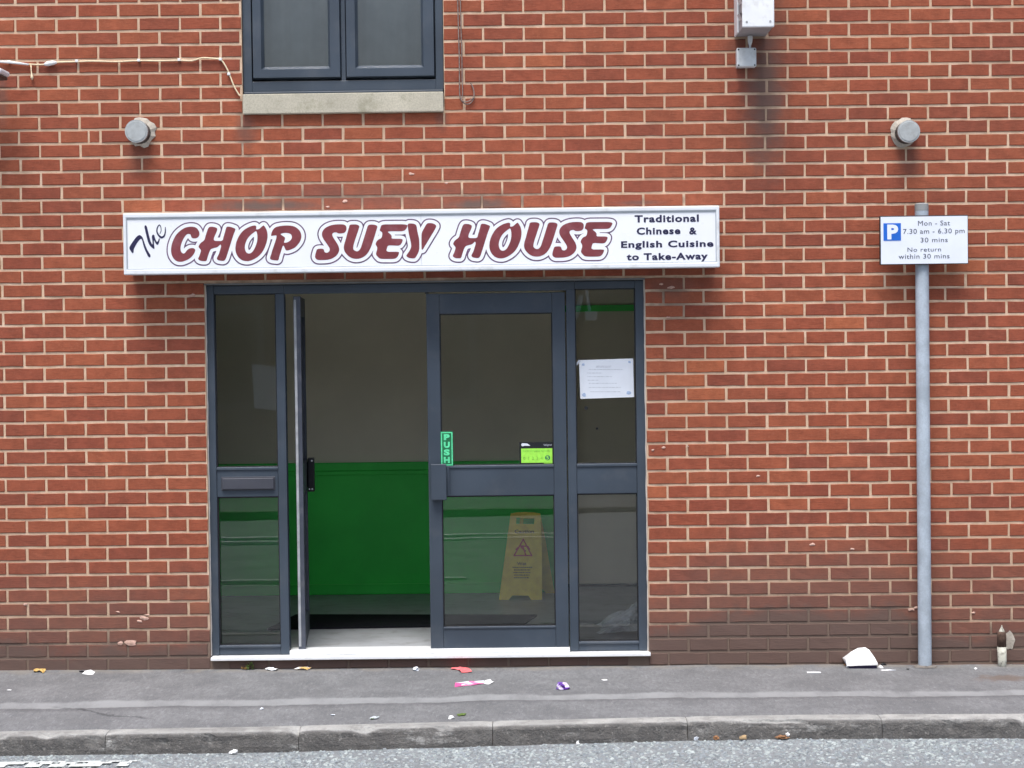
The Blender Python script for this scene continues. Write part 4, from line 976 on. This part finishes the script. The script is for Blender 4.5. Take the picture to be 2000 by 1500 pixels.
# ---- pipe stub
sp_ = at(1957.5, 1300, -.055)
zg = path_z(sp_.x, -.055)
t = thing('pipe_stub', 'short pipe stub with brown collar and white base at the wall foot, far right', 'pipe', (sp_.x, -.055, zg))
zz = lambda py: at(1958, py, -.055).z
m = MB(); m.tube([(sp_.x, -.055, zg-.03), (sp_.x, -.055, zz(1290)), (sp_.x-.002, -.055, zz(1263))], [.021, .024, .025], 16); adopt(m.build('painted_base', PIPEW, smooth=True), t)
m = MB(); m.tube([(sp_.x-.002, -.055, zz(1263)), (sp_.x-.002, -.055, zz(1240)), (sp_.x-.001, -.053, zz(1234))], [.0245, .025, .02], 16); adopt(m.build('collar', RUST, smooth=True), t)
m = MB(); m.tube([(sp_.x-.001, -.054, zz(1236)), (sp_.x-.001, -.054, zz(1231)), (sp_.x-.001, -.054, zz(1226)), (sp_.x-.001, -.054, zz(1221))], [.018, .014, .006, .002], 10); adopt(m.build('pointed_cap', PIPEW), t)
rr = random.Random(9); pc = at(1972, 1250, 0); q = 16; vs = [(pc.x, -.007, pc.z)]+[(pc.x+math.cos(6.283*i/q)*.034*rr.uniform(.6, 1.2), -.0025, pc.z+math.sin(6.283*i/q)*.055*rr.uniform(.7, 1.15)) for i in range(q)]
m = MB(); m.add(vs, [(0, 1+i, 1+(i+1) % q) for i in range(q)]); part(m, 'cement_patch', PATCH, wall)

# ================================================================== STICKERS, PAPER, LOBBY THINGS
SYG = DY+.010+.0195      # just in front of the door glass
t = thing('push_sticker', 'narrow green and mint PUSH sticker standing upright on the closed door glass', 'sticker', at(872, 876, SYG))
def flat(name, px0, px1, py0, py1, Y, mat, parent, th=.0008):
    pm_x, pm_y = (px0+px1)/2, (py0+py1)/2
    q = MB(); q.box(at(px0, pm_y, Y).x, at(px1, pm_y, Y).x, Y, Y+th, at(pm_x, py1, Y).z, at(pm_x, py0, Y).z); return adopt(q.build(name, mat), parent)
Yp = DY-.0025      # the sticker overlaps the stile edge, so it stands just proud of the leaf
flat('sticker_base', 860.5, 885, 842.5, 910, Yp, SHEENG, t)
flat('sticker_border', 861.5, 884, 843.8, 909, Yp-.0006, MINT, t, .0004); flat('sticker_field', 863.6, 881.8, 846, 906.8, Yp-.0011, SHEENG, t, .0004)
for i, c in enumerate('PUSH'):
    y0 = 848+i*14.8; text_px(c, 866.8, 878.6, y0, y0+11.8, Yp-.0016, MINT, 'sticker_letter', t, bold=.06)
t = thing('rating_sticker', 'black and lime green hygiene rating sticker with a circled 5 on the door glass', 'sticker', at(1048, 885, SYG))
flat('sticker_base', 1014.5, 1081, 863.5, 908, SYG-.004, BLACK, t); flat('lime_panel', 1018, 1079, 875.8, 903.8, SYG-.0046, LIME, t, .0004); flat('lime_tab', 1062, 1079, 903.8, 905.6, SYG-.0046, LIME, t, .0004)
text_px('FOOD HYGIENE RATING', 1021, 1073, 879, 882.8, SYG-.0052, LIMED, 'sticker_lettering', t, bold=.03)
text_px('0  1  2  3  4', 1022, 1060, 892, 898, SYG-.0052, LIMED, 'rating_numbers', t, bold=.03)
q = MB(); p = at(1069.5, 894, SYG-.0053); q.tube([(p.x, SYG-.0053, p.z), (p.x, SYG-.0049, p.z)], 5/355.6, 20); adopt(q.build('rating_disc', DKGREEN), t)
text_px('5', 1067, 1072, 890.5, 897.5, SYG-.0058, LIME, 'rating_five', t, bold=.02)
q = MB(); p = at(1021, 868.7, SYG-.0046); q.tube([(p.x, SYG-.0049, p.z), (p.x, SYG-.0045, p.z)], 3/355.6, 14)
p2_ = [at(1021, 867, 0), at(1030, 867.5, 0), at(1036, 872, 0), at(1022, 872, 0)]; q.add([(p.x, SYG-.0047, p.z) for p in p2_], [(0, 1, 2, 3)]); adopt(q.build('agency_logo', PAPER), t)
text_px('food.gov.uk', 1062, 1078, 866.5, 870.5, SYG-.0046, FAINT, 'web_lettering', t)
# notice in the right-hand pane
NY = YF+.020
t = thing('paper_notice', 'white landscape paper notice stuck inside the narrow right-hand pane', 'notice', at(1184, 740, NY))
cs = [at(1131, 703.5, NY), at(1236.5, 700, NY), at(1238.5, 775.5, NY), at(1133.5, 779, NY)]
q = MB(); q.add([(p.x, NY, p.z) for p in cs]+[(p.x, NY+.0007, p.z) for p in cs], [(0, 1, 2, 3), (7, 6, 5, 4), (0, 4, 5, 1), (1, 5, 6, 2), (2, 6, 7, 3), (3, 7, 4, 0)]); adopt(q.build('sheet', PAPER), t)
for (a, b, r) in ((1139, 712, 3.3), (1229.5, 707, 3), (1141, 771.5, 4.2), (1228, 767.5, 4.4)):
    p = at(a, b, NY); q = MB(); vs = [(p.x, NY-.0012, p.z)]+[(p.x+math.cos(k*.785)*r/355*rr.uniform(.7, 1.3), NY-.0006, p.z+math.sin(k*.785)*r/355*rr.uniform(.6, 1.1)) for k in range(8)]
    q.add(vs, [(0, 1+k, 1+(k+1) % 8) for k in range(8)]); adopt(q.build('tack_blob', TACK), t)
q = MB(); rr = random.Random(2)
for (yy, xa_, xb_) in ((714.5, 1165, 1194), (716.5, 1164, 1192), (721, 1150, 1217), (728, 1146, 1176), (735, 1147, 1195), (742, 1148, 1170), (748, 1150, 1206), (756, 1150, 1212), (764.5, 1153, 1213)):
    x = xa_
    while x < xb_:
        w_ = rr.uniform(2, 7); p0, p1 = at(x, yy, NY), at(min(x+w_, xb_), yy+1.1, NY); q.box(p0.x, p1.x, NY-.0006, NY-.0002, p1.z, p0.z); x += w_+1.2
adopt(q.build('faint_print', FAINT), t)
q = MB(); p = [at(1124, 711, NY), at(1131, 702, NY), at(1134, 705, NY), at(1127, 714, NY)]; q.add([(v.x, NY-.001, v.z) for v in p], [(0, 1, 2, 3)]); adopt(q.build('tape_strip', FAINT), t)
for (a, b, r, lb) in ((1145, 797, 3.6, 'larger black dot mark on the right-hand pane just below the paper notice'), (1166, 837, 2.3, 'smaller black dot mark on the right-hand pane, lower than the other dot')):
    p = at(a, b, NY); q = MB(); q.tube([(p.x, NY, p.z), (p.x, NY+.001, p.z)], r/355.6, 12); tag(q.build('glass_mark', BLACK), lb, 'mark', 'black dots on the right-hand pane')
# wet floor sign
d_f = floor_pt(1016, 1172, fz)
wy = d_f.y
t = thing('caution_sign', 'yellow folding wet floor caution sign standing in the lobby behind the closed door', 'sign', (d_f.x, wy, fz))
W = lambda px, py, Y: at(px, py, Y)
lean = .14
def wpt(px, py):      # front board leans back towards the top
    k = (1172-py)/170.; return at(px, py, wy+lean*max(0, min(1.05, k)))
def board(outer, hole, f, th, name, mat):
    o3 = [f(*p) for p in outer]; h3 = [f(*p) for p in hole]
    bm = bmesh.new()
    vo = [bm.verts.new(p) for p in o3]; vh = [bm.verts.new(p) for p in h3]
    es = [bm.edges.new((vo[i], vo[(i+1) % len(vo)])) for i in range(len(vo))]+[bm.edges.new((vh[i], vh[(i+1) % len(vh)])) for i in range(len(vh))]
    bmesh.ops.triangle_fill(bm, use_beauty=True, edges=es)
    r = bmesh.ops.extrude_face_region(bm, geom=bm.faces[:])
    for v in r['geom']:
        if isinstance(v, bmesh.types.BMVert): v.co.y += th
    bmesh.ops.recalc_face_normals(bm, faces=bm.faces[:])
    me = bpy.data.meshes.new(name); bm.to_mesh(me); bm.free(); me.materials.append(mat); return adopt(link(name, me), t)
outer = [(997.5, 1003), (1010, 1001), (1026, 1000.3), (1042, 1001), (1055.5, 1003.5), (1058, 1060), (1058.5, 1120), (1058.8, 1173.5), (1038.5, 1173), (1032, 1163.5), (1001, 1163), (993, 1172), (974.5, 1171.5), (983, 1110), (991, 1050)]
hole = [(1008.5, 1011), (1044, 1011.5), (1043, 1024), (1008, 1023.5)]
board(outer, hole, wpt, .014, 'front_board', YELLOW)
def wpt2(px, py):
    k = (1159-py)/156.; return at(px, py, min(BW-.05, wy+.30)-(.30-lean-.03)*max(0, min(1.05, k)))
board([(1016, 1005), (1056, 1006), (1068, 1070), (1078, 1130), (1083, 1159), (1066, 1159), (1060, 1151), (1040, 1151), (1034, 1158), (1010, 1158)], [(1022, 1013), (1044, 1013), (1045, 1024), (1022, 1024)], wpt2, .012, 'rear_board', YELLOW)
def wflat(px, py, off): p = wpt(px, py); return (p.x, p.y-off, p.z)
def wtext(s_, a, b, t_, bb, mat, name):
    o = text_mesh(s_, 0, 1, 1, 0, 0, mat, name, None, bold=.03); 
    for v in o.data.vertices: v.co = Vector(wflat(a+(b-a)*v.co.x, bb-(bb-t_)*v.co.z, .003))
    adopt(o, t)
wtext('Caution', 1005, 1043, 1034.5, 1041, YELLOWD, 'sign_lettering'); wtext('Wet', 1010, 1028, 1097.5, 1104, YELLOWD, 'sign_lettering')
gx = np.arange(996, 1046, .5); gy = np.arange(1046, 1092, .5); X3, Y3 = np.meshgrid(gx, gy)
tri = sd_stroke(X3, Y3, [(1022, 1053.5), (1038.5, 1085), (1004, 1085), (1022, 1053.5)], [1.3]*4)
for st_ in ([(1008, 1073), (1016, 1066), (1022, 1069), (1027, 1085)], [(1016, 1066), (1031, 1067), (1034, 1073)], [(1018, 1069), (1026, 1076)]): tri = np.minimum(tri, sd_stroke(X3, Y3, st_, [1.4]*len(st_)))
v, f = contour(X3, Y3, tri, 0); o = mesh('warning_triangle', [wflat(a, b, .003) for a, b in v], [q[::-1] for q in f], REDI); adopt(o, t)
q = MB(); rr = random.Random(12)
for (yy, a, b) in ((1107, 1001, 1039), (1112, 1004, 1036), (1117, 1003, 1036), (1122, 1004, 1034), (1127, 1004, 1033)):
    x = a
    while x < b: w_ = rr.uniform(1.5, 4); q.add([wflat(x, yy, .003), wflat(min(b, x+w_), yy, .003), wflat(min(b, x+w_), yy+2.2, .003), wflat(x, yy+2.2, .003)], [(0, 1, 2, 3)]); x += w_+.9
adopt(q.build('small_print', YELLOWD), t)
# polythene bag
random.seed(31)
bc = floor_pt(1215, 1236, fz); 
def crumple(cx, cy, cz, sx_, sy_, sz_, seed, amp=.4, sub=3, sharp=1.6):
    bm = bmesh.new(); bmesh.ops.create_icosphere(bm, subdivisions=sub, radius=1); r = random.Random(seed); off = Vector((r.random()*20,)*3)
    for v in bm.verts:
        n = v.co.normalized(); k = 1+amp*(mnoise.noise(n*1.7+off)*1.1)+amp*.55*(abs(mnoise.noise(n*4.1*sharp+off))-.25)
        v.co = Vector((cx+n.x*sx_*k, cy+n.y*sy_*k, max(cz-sz_*.55, cz+n.z*sz_*k)))
    vs = [v.co[:] for v in bm.verts]; fs = [[v.index for v in f.verts] for f in bm.faces]; bm.free(); return vs, fs
vs, fs = crumple(0, 0, 0, .145, .10, .085, 5, .75, 4, 1.2)
vs2 = []
for (x, y, z) in vs:
    k = (x+.14)/.28; vs2.append((bc.x+x+.015, bc.y+y, fz+.075*(.35+.95*k)+z*(.45+.85*k)))
vs2 = [(x, max(y, .13), max(z, fz+.002)) for x, y, z in vs2]
o = mesh('plastic_bag', vs2, fs, FILM, smooth=False); tag(o, 'crumpled clear plastic bag on the lobby floor at the foot of the right-hand pane', 'bag')

# ================================================================== LITTER ON THE FOOTWAY
def gpt(px, py, h_=0):      # point on the footway seen at a pixel
    z = 0
    for _ in range(6):
        p = floor_pt(px, py, z); p.y = min(p.y, -.014); z = path_z(p.x, p.y)
    p.z = z+h_; return p
def scrap(px, py, w_, d_, h_, mats, name, label, cat, seed, amp=.5, group=None, sub=2, rot=0, road_=False):
    p = gpt(px, py)
    if road_: p = floor_pt(px, py, road_z(at(px, py, KF).x)+.006)
    vs, fs = crumple(0, 0, 0, w_/2, d_/2, h_/2, seed, amp, sub)
    c, s_ = math.cos(rot), math.sin(rot); zmin = min(v[2] for v in vs)
    vs = [(p.x+x*c-y*s_, p.y+x*s_+y*c, p.z+z-zmin+.001) for x, y, z in vs]
    mi = [0]*len(fs)
    if isinstance(mats, list) and len(mats) > 1:
        mi = [1 if mnoise.noise(Vector(vs[f[0]])*45+Vector((seed, 0, 0))) > .05 else 0 for f in fs]
    o = mesh(name, vs, fs, mats, midx=mi); tag(o, label, cat, group); return o
def sheet(pts_px, h_, mat, name, label, cat, seed, road_=False):
    """crinkled thin piece lying on the ground, from an outline of pixels"""
    r = random.Random(seed); P_ = [gpt(a, b) for a, b in pts_px]; c = sum(P_, Vector())/len(P_); P2 = []
    for i, p in enumerate(P_): P2 += [p, (p+P_[(i+1) % len(P_)])/2]
    n = len(P2); vs = [(c.x, c.y, c.z+h_)]
    for p in P2: m_ = c.lerp(p, .55); vs.append((m_.x, m_.y, m_.z+h_*r.uniform(.4, 1.1)))
    for p in P2: vs.append((p.x, p.y, p.z+.002+h_*r.uniform(0, .7)))
    nt_ = len(vs); vs += [(x, y, z-.0012) for x, y, z in vs]; fs = []
    for i in range(n):
        j = (i+1) % n; fs += [(0, 1+i, 1+j), (1+i, 1+n+i, 1+n+j, 1+j), (nt_, nt_+1+j, nt_+1+i), (nt_+1+i, nt_+1+j, nt_+1+n+j, nt_+1+n+i), (1+n+i, nt_+1+n+i, nt_+1+n+j, 1+n+j)]
    mi = [0]*len(fs)
    if isinstance(mat, list): mi = [1 if r.random() < .35 else 0 for _ in fs]
    o = mesh(name, vs, fs, mat, midx=mi); return tag(o, label, cat)
sheet([(66, 1314), (72, 1306), (82, 1305), (90, 1311), (84, 1315), (77, 1313)], .018, LEAFY, 'food_scrap', 'curled yellow brown scrap at the wall foot near the left edge', 'litter', 1)
sheet([(160, 1317), (166, 1313), (178, 1311), (186, 1314), (182, 1318), (168, 1319)], .010, FOAM, 'paper_scrap', 'flat white scrap with a dark end at the wall foot left of the doors', 'litter', 2)
scrap(160, 1313, .03, .02, .012, BLACK, 'dirt_clod', 'small dark clod touching the flat white scrap left of the doors', 'litter', 3)
scrap(18, 1349, .026, .02, .008, FOAM, 'paper_bit', 'tiny white bit on the pavement by the left edge', 'litter', 4, sub=1)
sheet([(519, 1306), (524, 1301), (538, 1300), (545, 1306), (539, 1311), (522, 1310)], .014, [FOAM, PAPER], 'crumpled_paper', 'crumpled white paper below the left pane, beside the weed', 'litter', 5)
sheet([(574, 1309), (586, 1303), (600, 1303), (609, 1299), (611, 1303), (600, 1309), (586, 1309)], .016, [LEAFY, FOAM], 'dead_leaf', 'curled tan leaf at the wall foot under the open door', 'leaf', 6)
scrap(812, 1310, .035, .03, .028, [FOAM, PAPER], 'tissue_scrap', 'small white tissue scrap below the middle of the doorway', 'litter', 7, .7)
sheet([(883, 1300), (911, 1299), (914, 1306), (922, 1313), (902, 1315), (894, 1309), (881, 1308)], .012, PINK, 'coral_paper', 'coral pink paper scrap lying below the closed door', 'litter', 8)
o = sheet([(889, 1335), (915, 1332), (945, 1330), (948, 1336), (920, 1340), (888, 1343)], .006, [MAG, PAPER], 'sweet_wrapper', 'long flat pink and white wrapper strip on the pavement below the closed door', 'litter', 9)
sheet([(946, 1331), (958, 1330), (965, 1334), (955, 1338), (945, 1337)], .010, FOAM, 'wrapper_end', 'torn white end lying at the tip of the pink wrapper strip', 'litter', 10)
scrap(1098, 1346, .062, .04, .038, [PURPW, LILAC], 'purple_wrapper', 'small scrunched purple and lilac wrapper on the pavement', 'litter', 11, .8)
scrap(1181, 1329, .034, .02, .007, FOAM, 'paper_bit', 'tiny white bit on the pavement right of the purple wrapper', 'litter', 12, sub=1)
p = gpt(1588, 1315); m = MB(); a, b = gpt(1576, 1316, .006), gpt(1602, 1316, .006); m.tube([a, b], .0055, 8); m.tube([b, b+Vector((.004, 0, 0))], [.0055, .002], 8)
tag(m.build('cigarette_end', FOAM), 'white paper tube lying on the pavement left of the foam box', 'litter')
scrap(511, 1386, .02, .015, .012, PAPER, 'paper_bit', 'tiny pinkish white bit on the pavement below the open door', 'litter', 13, sub=1)
scrap(650, 1397, .026, .018, .006, PAPER, 'paper_bit', 'tiny pale bit near the kerb, below the open doorway', 'litter', 14, sub=1)
sheet([(722, 1403), (730, 1400), (741, 1400), (738, 1404), (724, 1406)], .004, [FAINT, WEEDG], 'faded_leaf', 'faded greenish leaf flat on the pavement edge below the doorway', 'leaf', 15)
scrap(881, 1404, .03, .025, .020, FOAM, 'tissue_scrap', 'white tissue speck at the kerb edge under the coral paper', 'litter', 16, .7)
sheet([(892, 1396), (902, 1394), (911, 1394), (908, 1398), (895, 1399)], .004, WEEDG, 'moss_tuft', 'dark green moss fleck near the kerb beside the white tissue speck', 'moss', 17)
scrap(1905, 1308, .02, .018, .014, FOAM, 'paper_bit', 'tiny white bit between the sign pole and the pipe stub', 'litter', 18, sub=1)
scrap(1734, 1310, .07, .02, .007, [FOAM, PAPER], 'paper_bit', 'flat white bits on the ground right of the foam box', 'litter', 19, .7)
scrap(1720, 1305, .03, .02, .02, FOAM, 'paper_bit', 'white crumb touching the right end of the foam box', 'litter', 20, sub=1)
scrap(1720, 1294, .035, .02, .014, BLACK, 'dirt_clod', 'dark clod at the wall foot behind the foam box', 'litter', 21)
scrap(1773, 1308, .02, .015, .008, BLACK, 'dirt_clod', 'small dark crumb between the foam box and the pole', 'litter', 22, sub=1)
scrap(1659, 1305, .035, .03, .02, [LEAFY, FOAM], 'food_scrap', 'tan crumb at the lower left corner of the foam box', 'litter', 23, .8)
scrap(1651, 1301, .022, .02, .02, LEAFB, 'food_scrap', 'brown crumb at the left end of the foam box', 'litter', 24, sub=1)
# foam takeaway box, lid pushed in, lying tipped
p = gpt(1684, 1307); W_ = at(1714, 1290, p.y).x-at(1653, 1290, p.y).x
t = thing('takeaway_box', 'crushed white foam takeaway box on the ground left of the sign pole', 'box', p)
zb = p.z+.001
def ring(cx, w_, d_, z, cy, n=4): return [(cx-w_/2, cy-d_/2, z), (cx+w_/2, cy-d_/2, z), (cx+w_/2, cy+d_/2, z), (cx-w_/2, cy+d_/2, z)]
zt = lambda py: at(1684, py, p.y+.008).z
X0, X1 = at(1653, 1290, p.y).x, at(1714, 1290, p.y).x; XM = lambda px: at(px, 1290, p.y+.05).x
vs = [(X0+.004, p.y, zt(1300)), (X1, p.y, zt(1299)), (X1+.001, p.y, zt(1296)), (X0-.001, p.y+.01, zt(1289)),
      (XM(1654), p.y+.03, zt(1283)), (XM(1661), p.y+.05, zt(1276)), (XM(1677), p.y+.07, zt(1269)), (XM(1692), p.y+.08, zt(1268.5)), (XM(1699), p.y+.07, zt(1273)), (XM(1708), p.y+.04, zt(1287)),
      (X0, p.y+.13, zt(1292)), (X1, p.y+.13, zt(1292))]
m = MB(); fs = [(0, 1, 2, 3), (3, 2, 9, 4), (4, 9, 8, 5), (5, 8, 7, 6), (10, 3, 4), (10, 4, 5), (10, 5, 6), (10, 6, 7, 11), (11, 7, 8), (11, 8, 9), (11, 9, 2), (0, 3, 10), (1, 11, 2)]
m.add(vs, fs); adopt(m.build('lid', FOAM), t)
m = MB(); m.add([(X0+.02, p.y+.012, zb), (X1-.003, p.y+.012, zb), (X1-.002, p.y+.006, zt(1300)), (X0+.008, p.y+.006, zt(1300.5)), (X0+.02, p.y+.12, zb), (X1-.003, p.y+.12, zb), (X1-.002, p.y+.12, zt(1300)), (X0+.008, p.y+.12, zt(1300))], [(0, 1, 2, 3), (4, 7, 6, 5), (0, 3, 7, 4), (1, 5, 6, 2), (0, 4, 5, 1), (2, 6, 7, 3)]); adopt(m.build('tray', DARKIN), t)
# weed at the foot of the shopfront
random.seed(14)
pw = gpt(484, 1308); pw.y = -.022; t = thing('weed', 'small green weed with yellowing leaves growing from the wall foot below the left pane', 'plant', pw)
def leafset(n, mat, name, cx, spread, zlo, zhi, ln):
    q = MB()
    for k in range(n):
        a = random.uniform(0, 6.28); el = random.uniform(.1, 1.2); L_ = random.uniform(.6, 1)*ln; o_ = Vector((pw.x+cx+random.uniform(-spread, spread), pw.y+random.uniform(-.012, .004), pw.z+random.uniform(zlo, zhi)))
        d = Vector((math.cos(a)*math.cos(el), math.sin(a)*math.cos(el)*.5, math.sin(el)))*L_; s_ = d.cross(Vector((0, .3, 1))).normalized()*L_*.28
        q.add([o_, o_+d*.5+s_, o_+d, o_+d*.5-s_], [(0, 1, 2, 3)])
    adopt(q.build(name, mat), t)
leafset(38, WEEDG, 'leaves', .012, .02, .0, .035, .022); leafset(16, LEAFY, 'yellow_leaves', -.018, .018, .0, .010, .022)
m = MB(); m.tube([(pw.x, pw.y, pw.z), (pw.x+.01, pw.y, pw.z+.02), (pw.x+.016, pw.y-.003, pw.z+.042)], [.0018, .0015, .001], 5); adopt(m.build('stem', WEEDG), t)
# gutter debris
GL = [('dead_leaf', 'brown dead leaf in the gutter right below a kerb joint, leftmost of the gutter leaves', 1397, 1442, LEAFB, .026), ('paper_bit', 'pale scrap in the gutter left of the gutter leaves', 1360, 1446, FAINT, .022),
      ('dead_leaf', 'tan twig-like leaf in the gutter, middle one of the gutter leaves', 1450, 1441, LEAFD, .04), ('dead_leaf', 'reddish brown leaf pile in the gutter, rightmost of the gutter leaves', 1528, 1440, LEAFB, .06),
      ('paper_bit', 'white speck resting on the rightmost gutter leaves', 1535, 1437, FOAM, .018), ('paper_bit', 'white bit in the gutter at the kerb foot, lower left of the photo', 456, 1471, FOAM, .035), ('paper_bit', 'tiny white bit in the gutter below the purple wrapper', 1128, 1455, FOAM, .014)]
for i, (nm, lb, px, py, mt, s_) in enumerate(GL):
    p = floor_pt(px, py, road_z(at(px, py, KF).x)+.008)
    vs, fs = crumple(0, 0, 0, s_*.5, s_*.3, .011, 40+i, .8, 2); zmin = min(v[2] for v in vs)
    y0 = min(p.y, KF-.03); up = .012 if 'resting' in lb else 0
    tag(mesh(nm, [(p.x+x, y0+y, p.z+z-zmin+up) for x, y, z in vs], fs, mt), lb, 'leaf' if nm == 'dead_leaf' else 'litter')
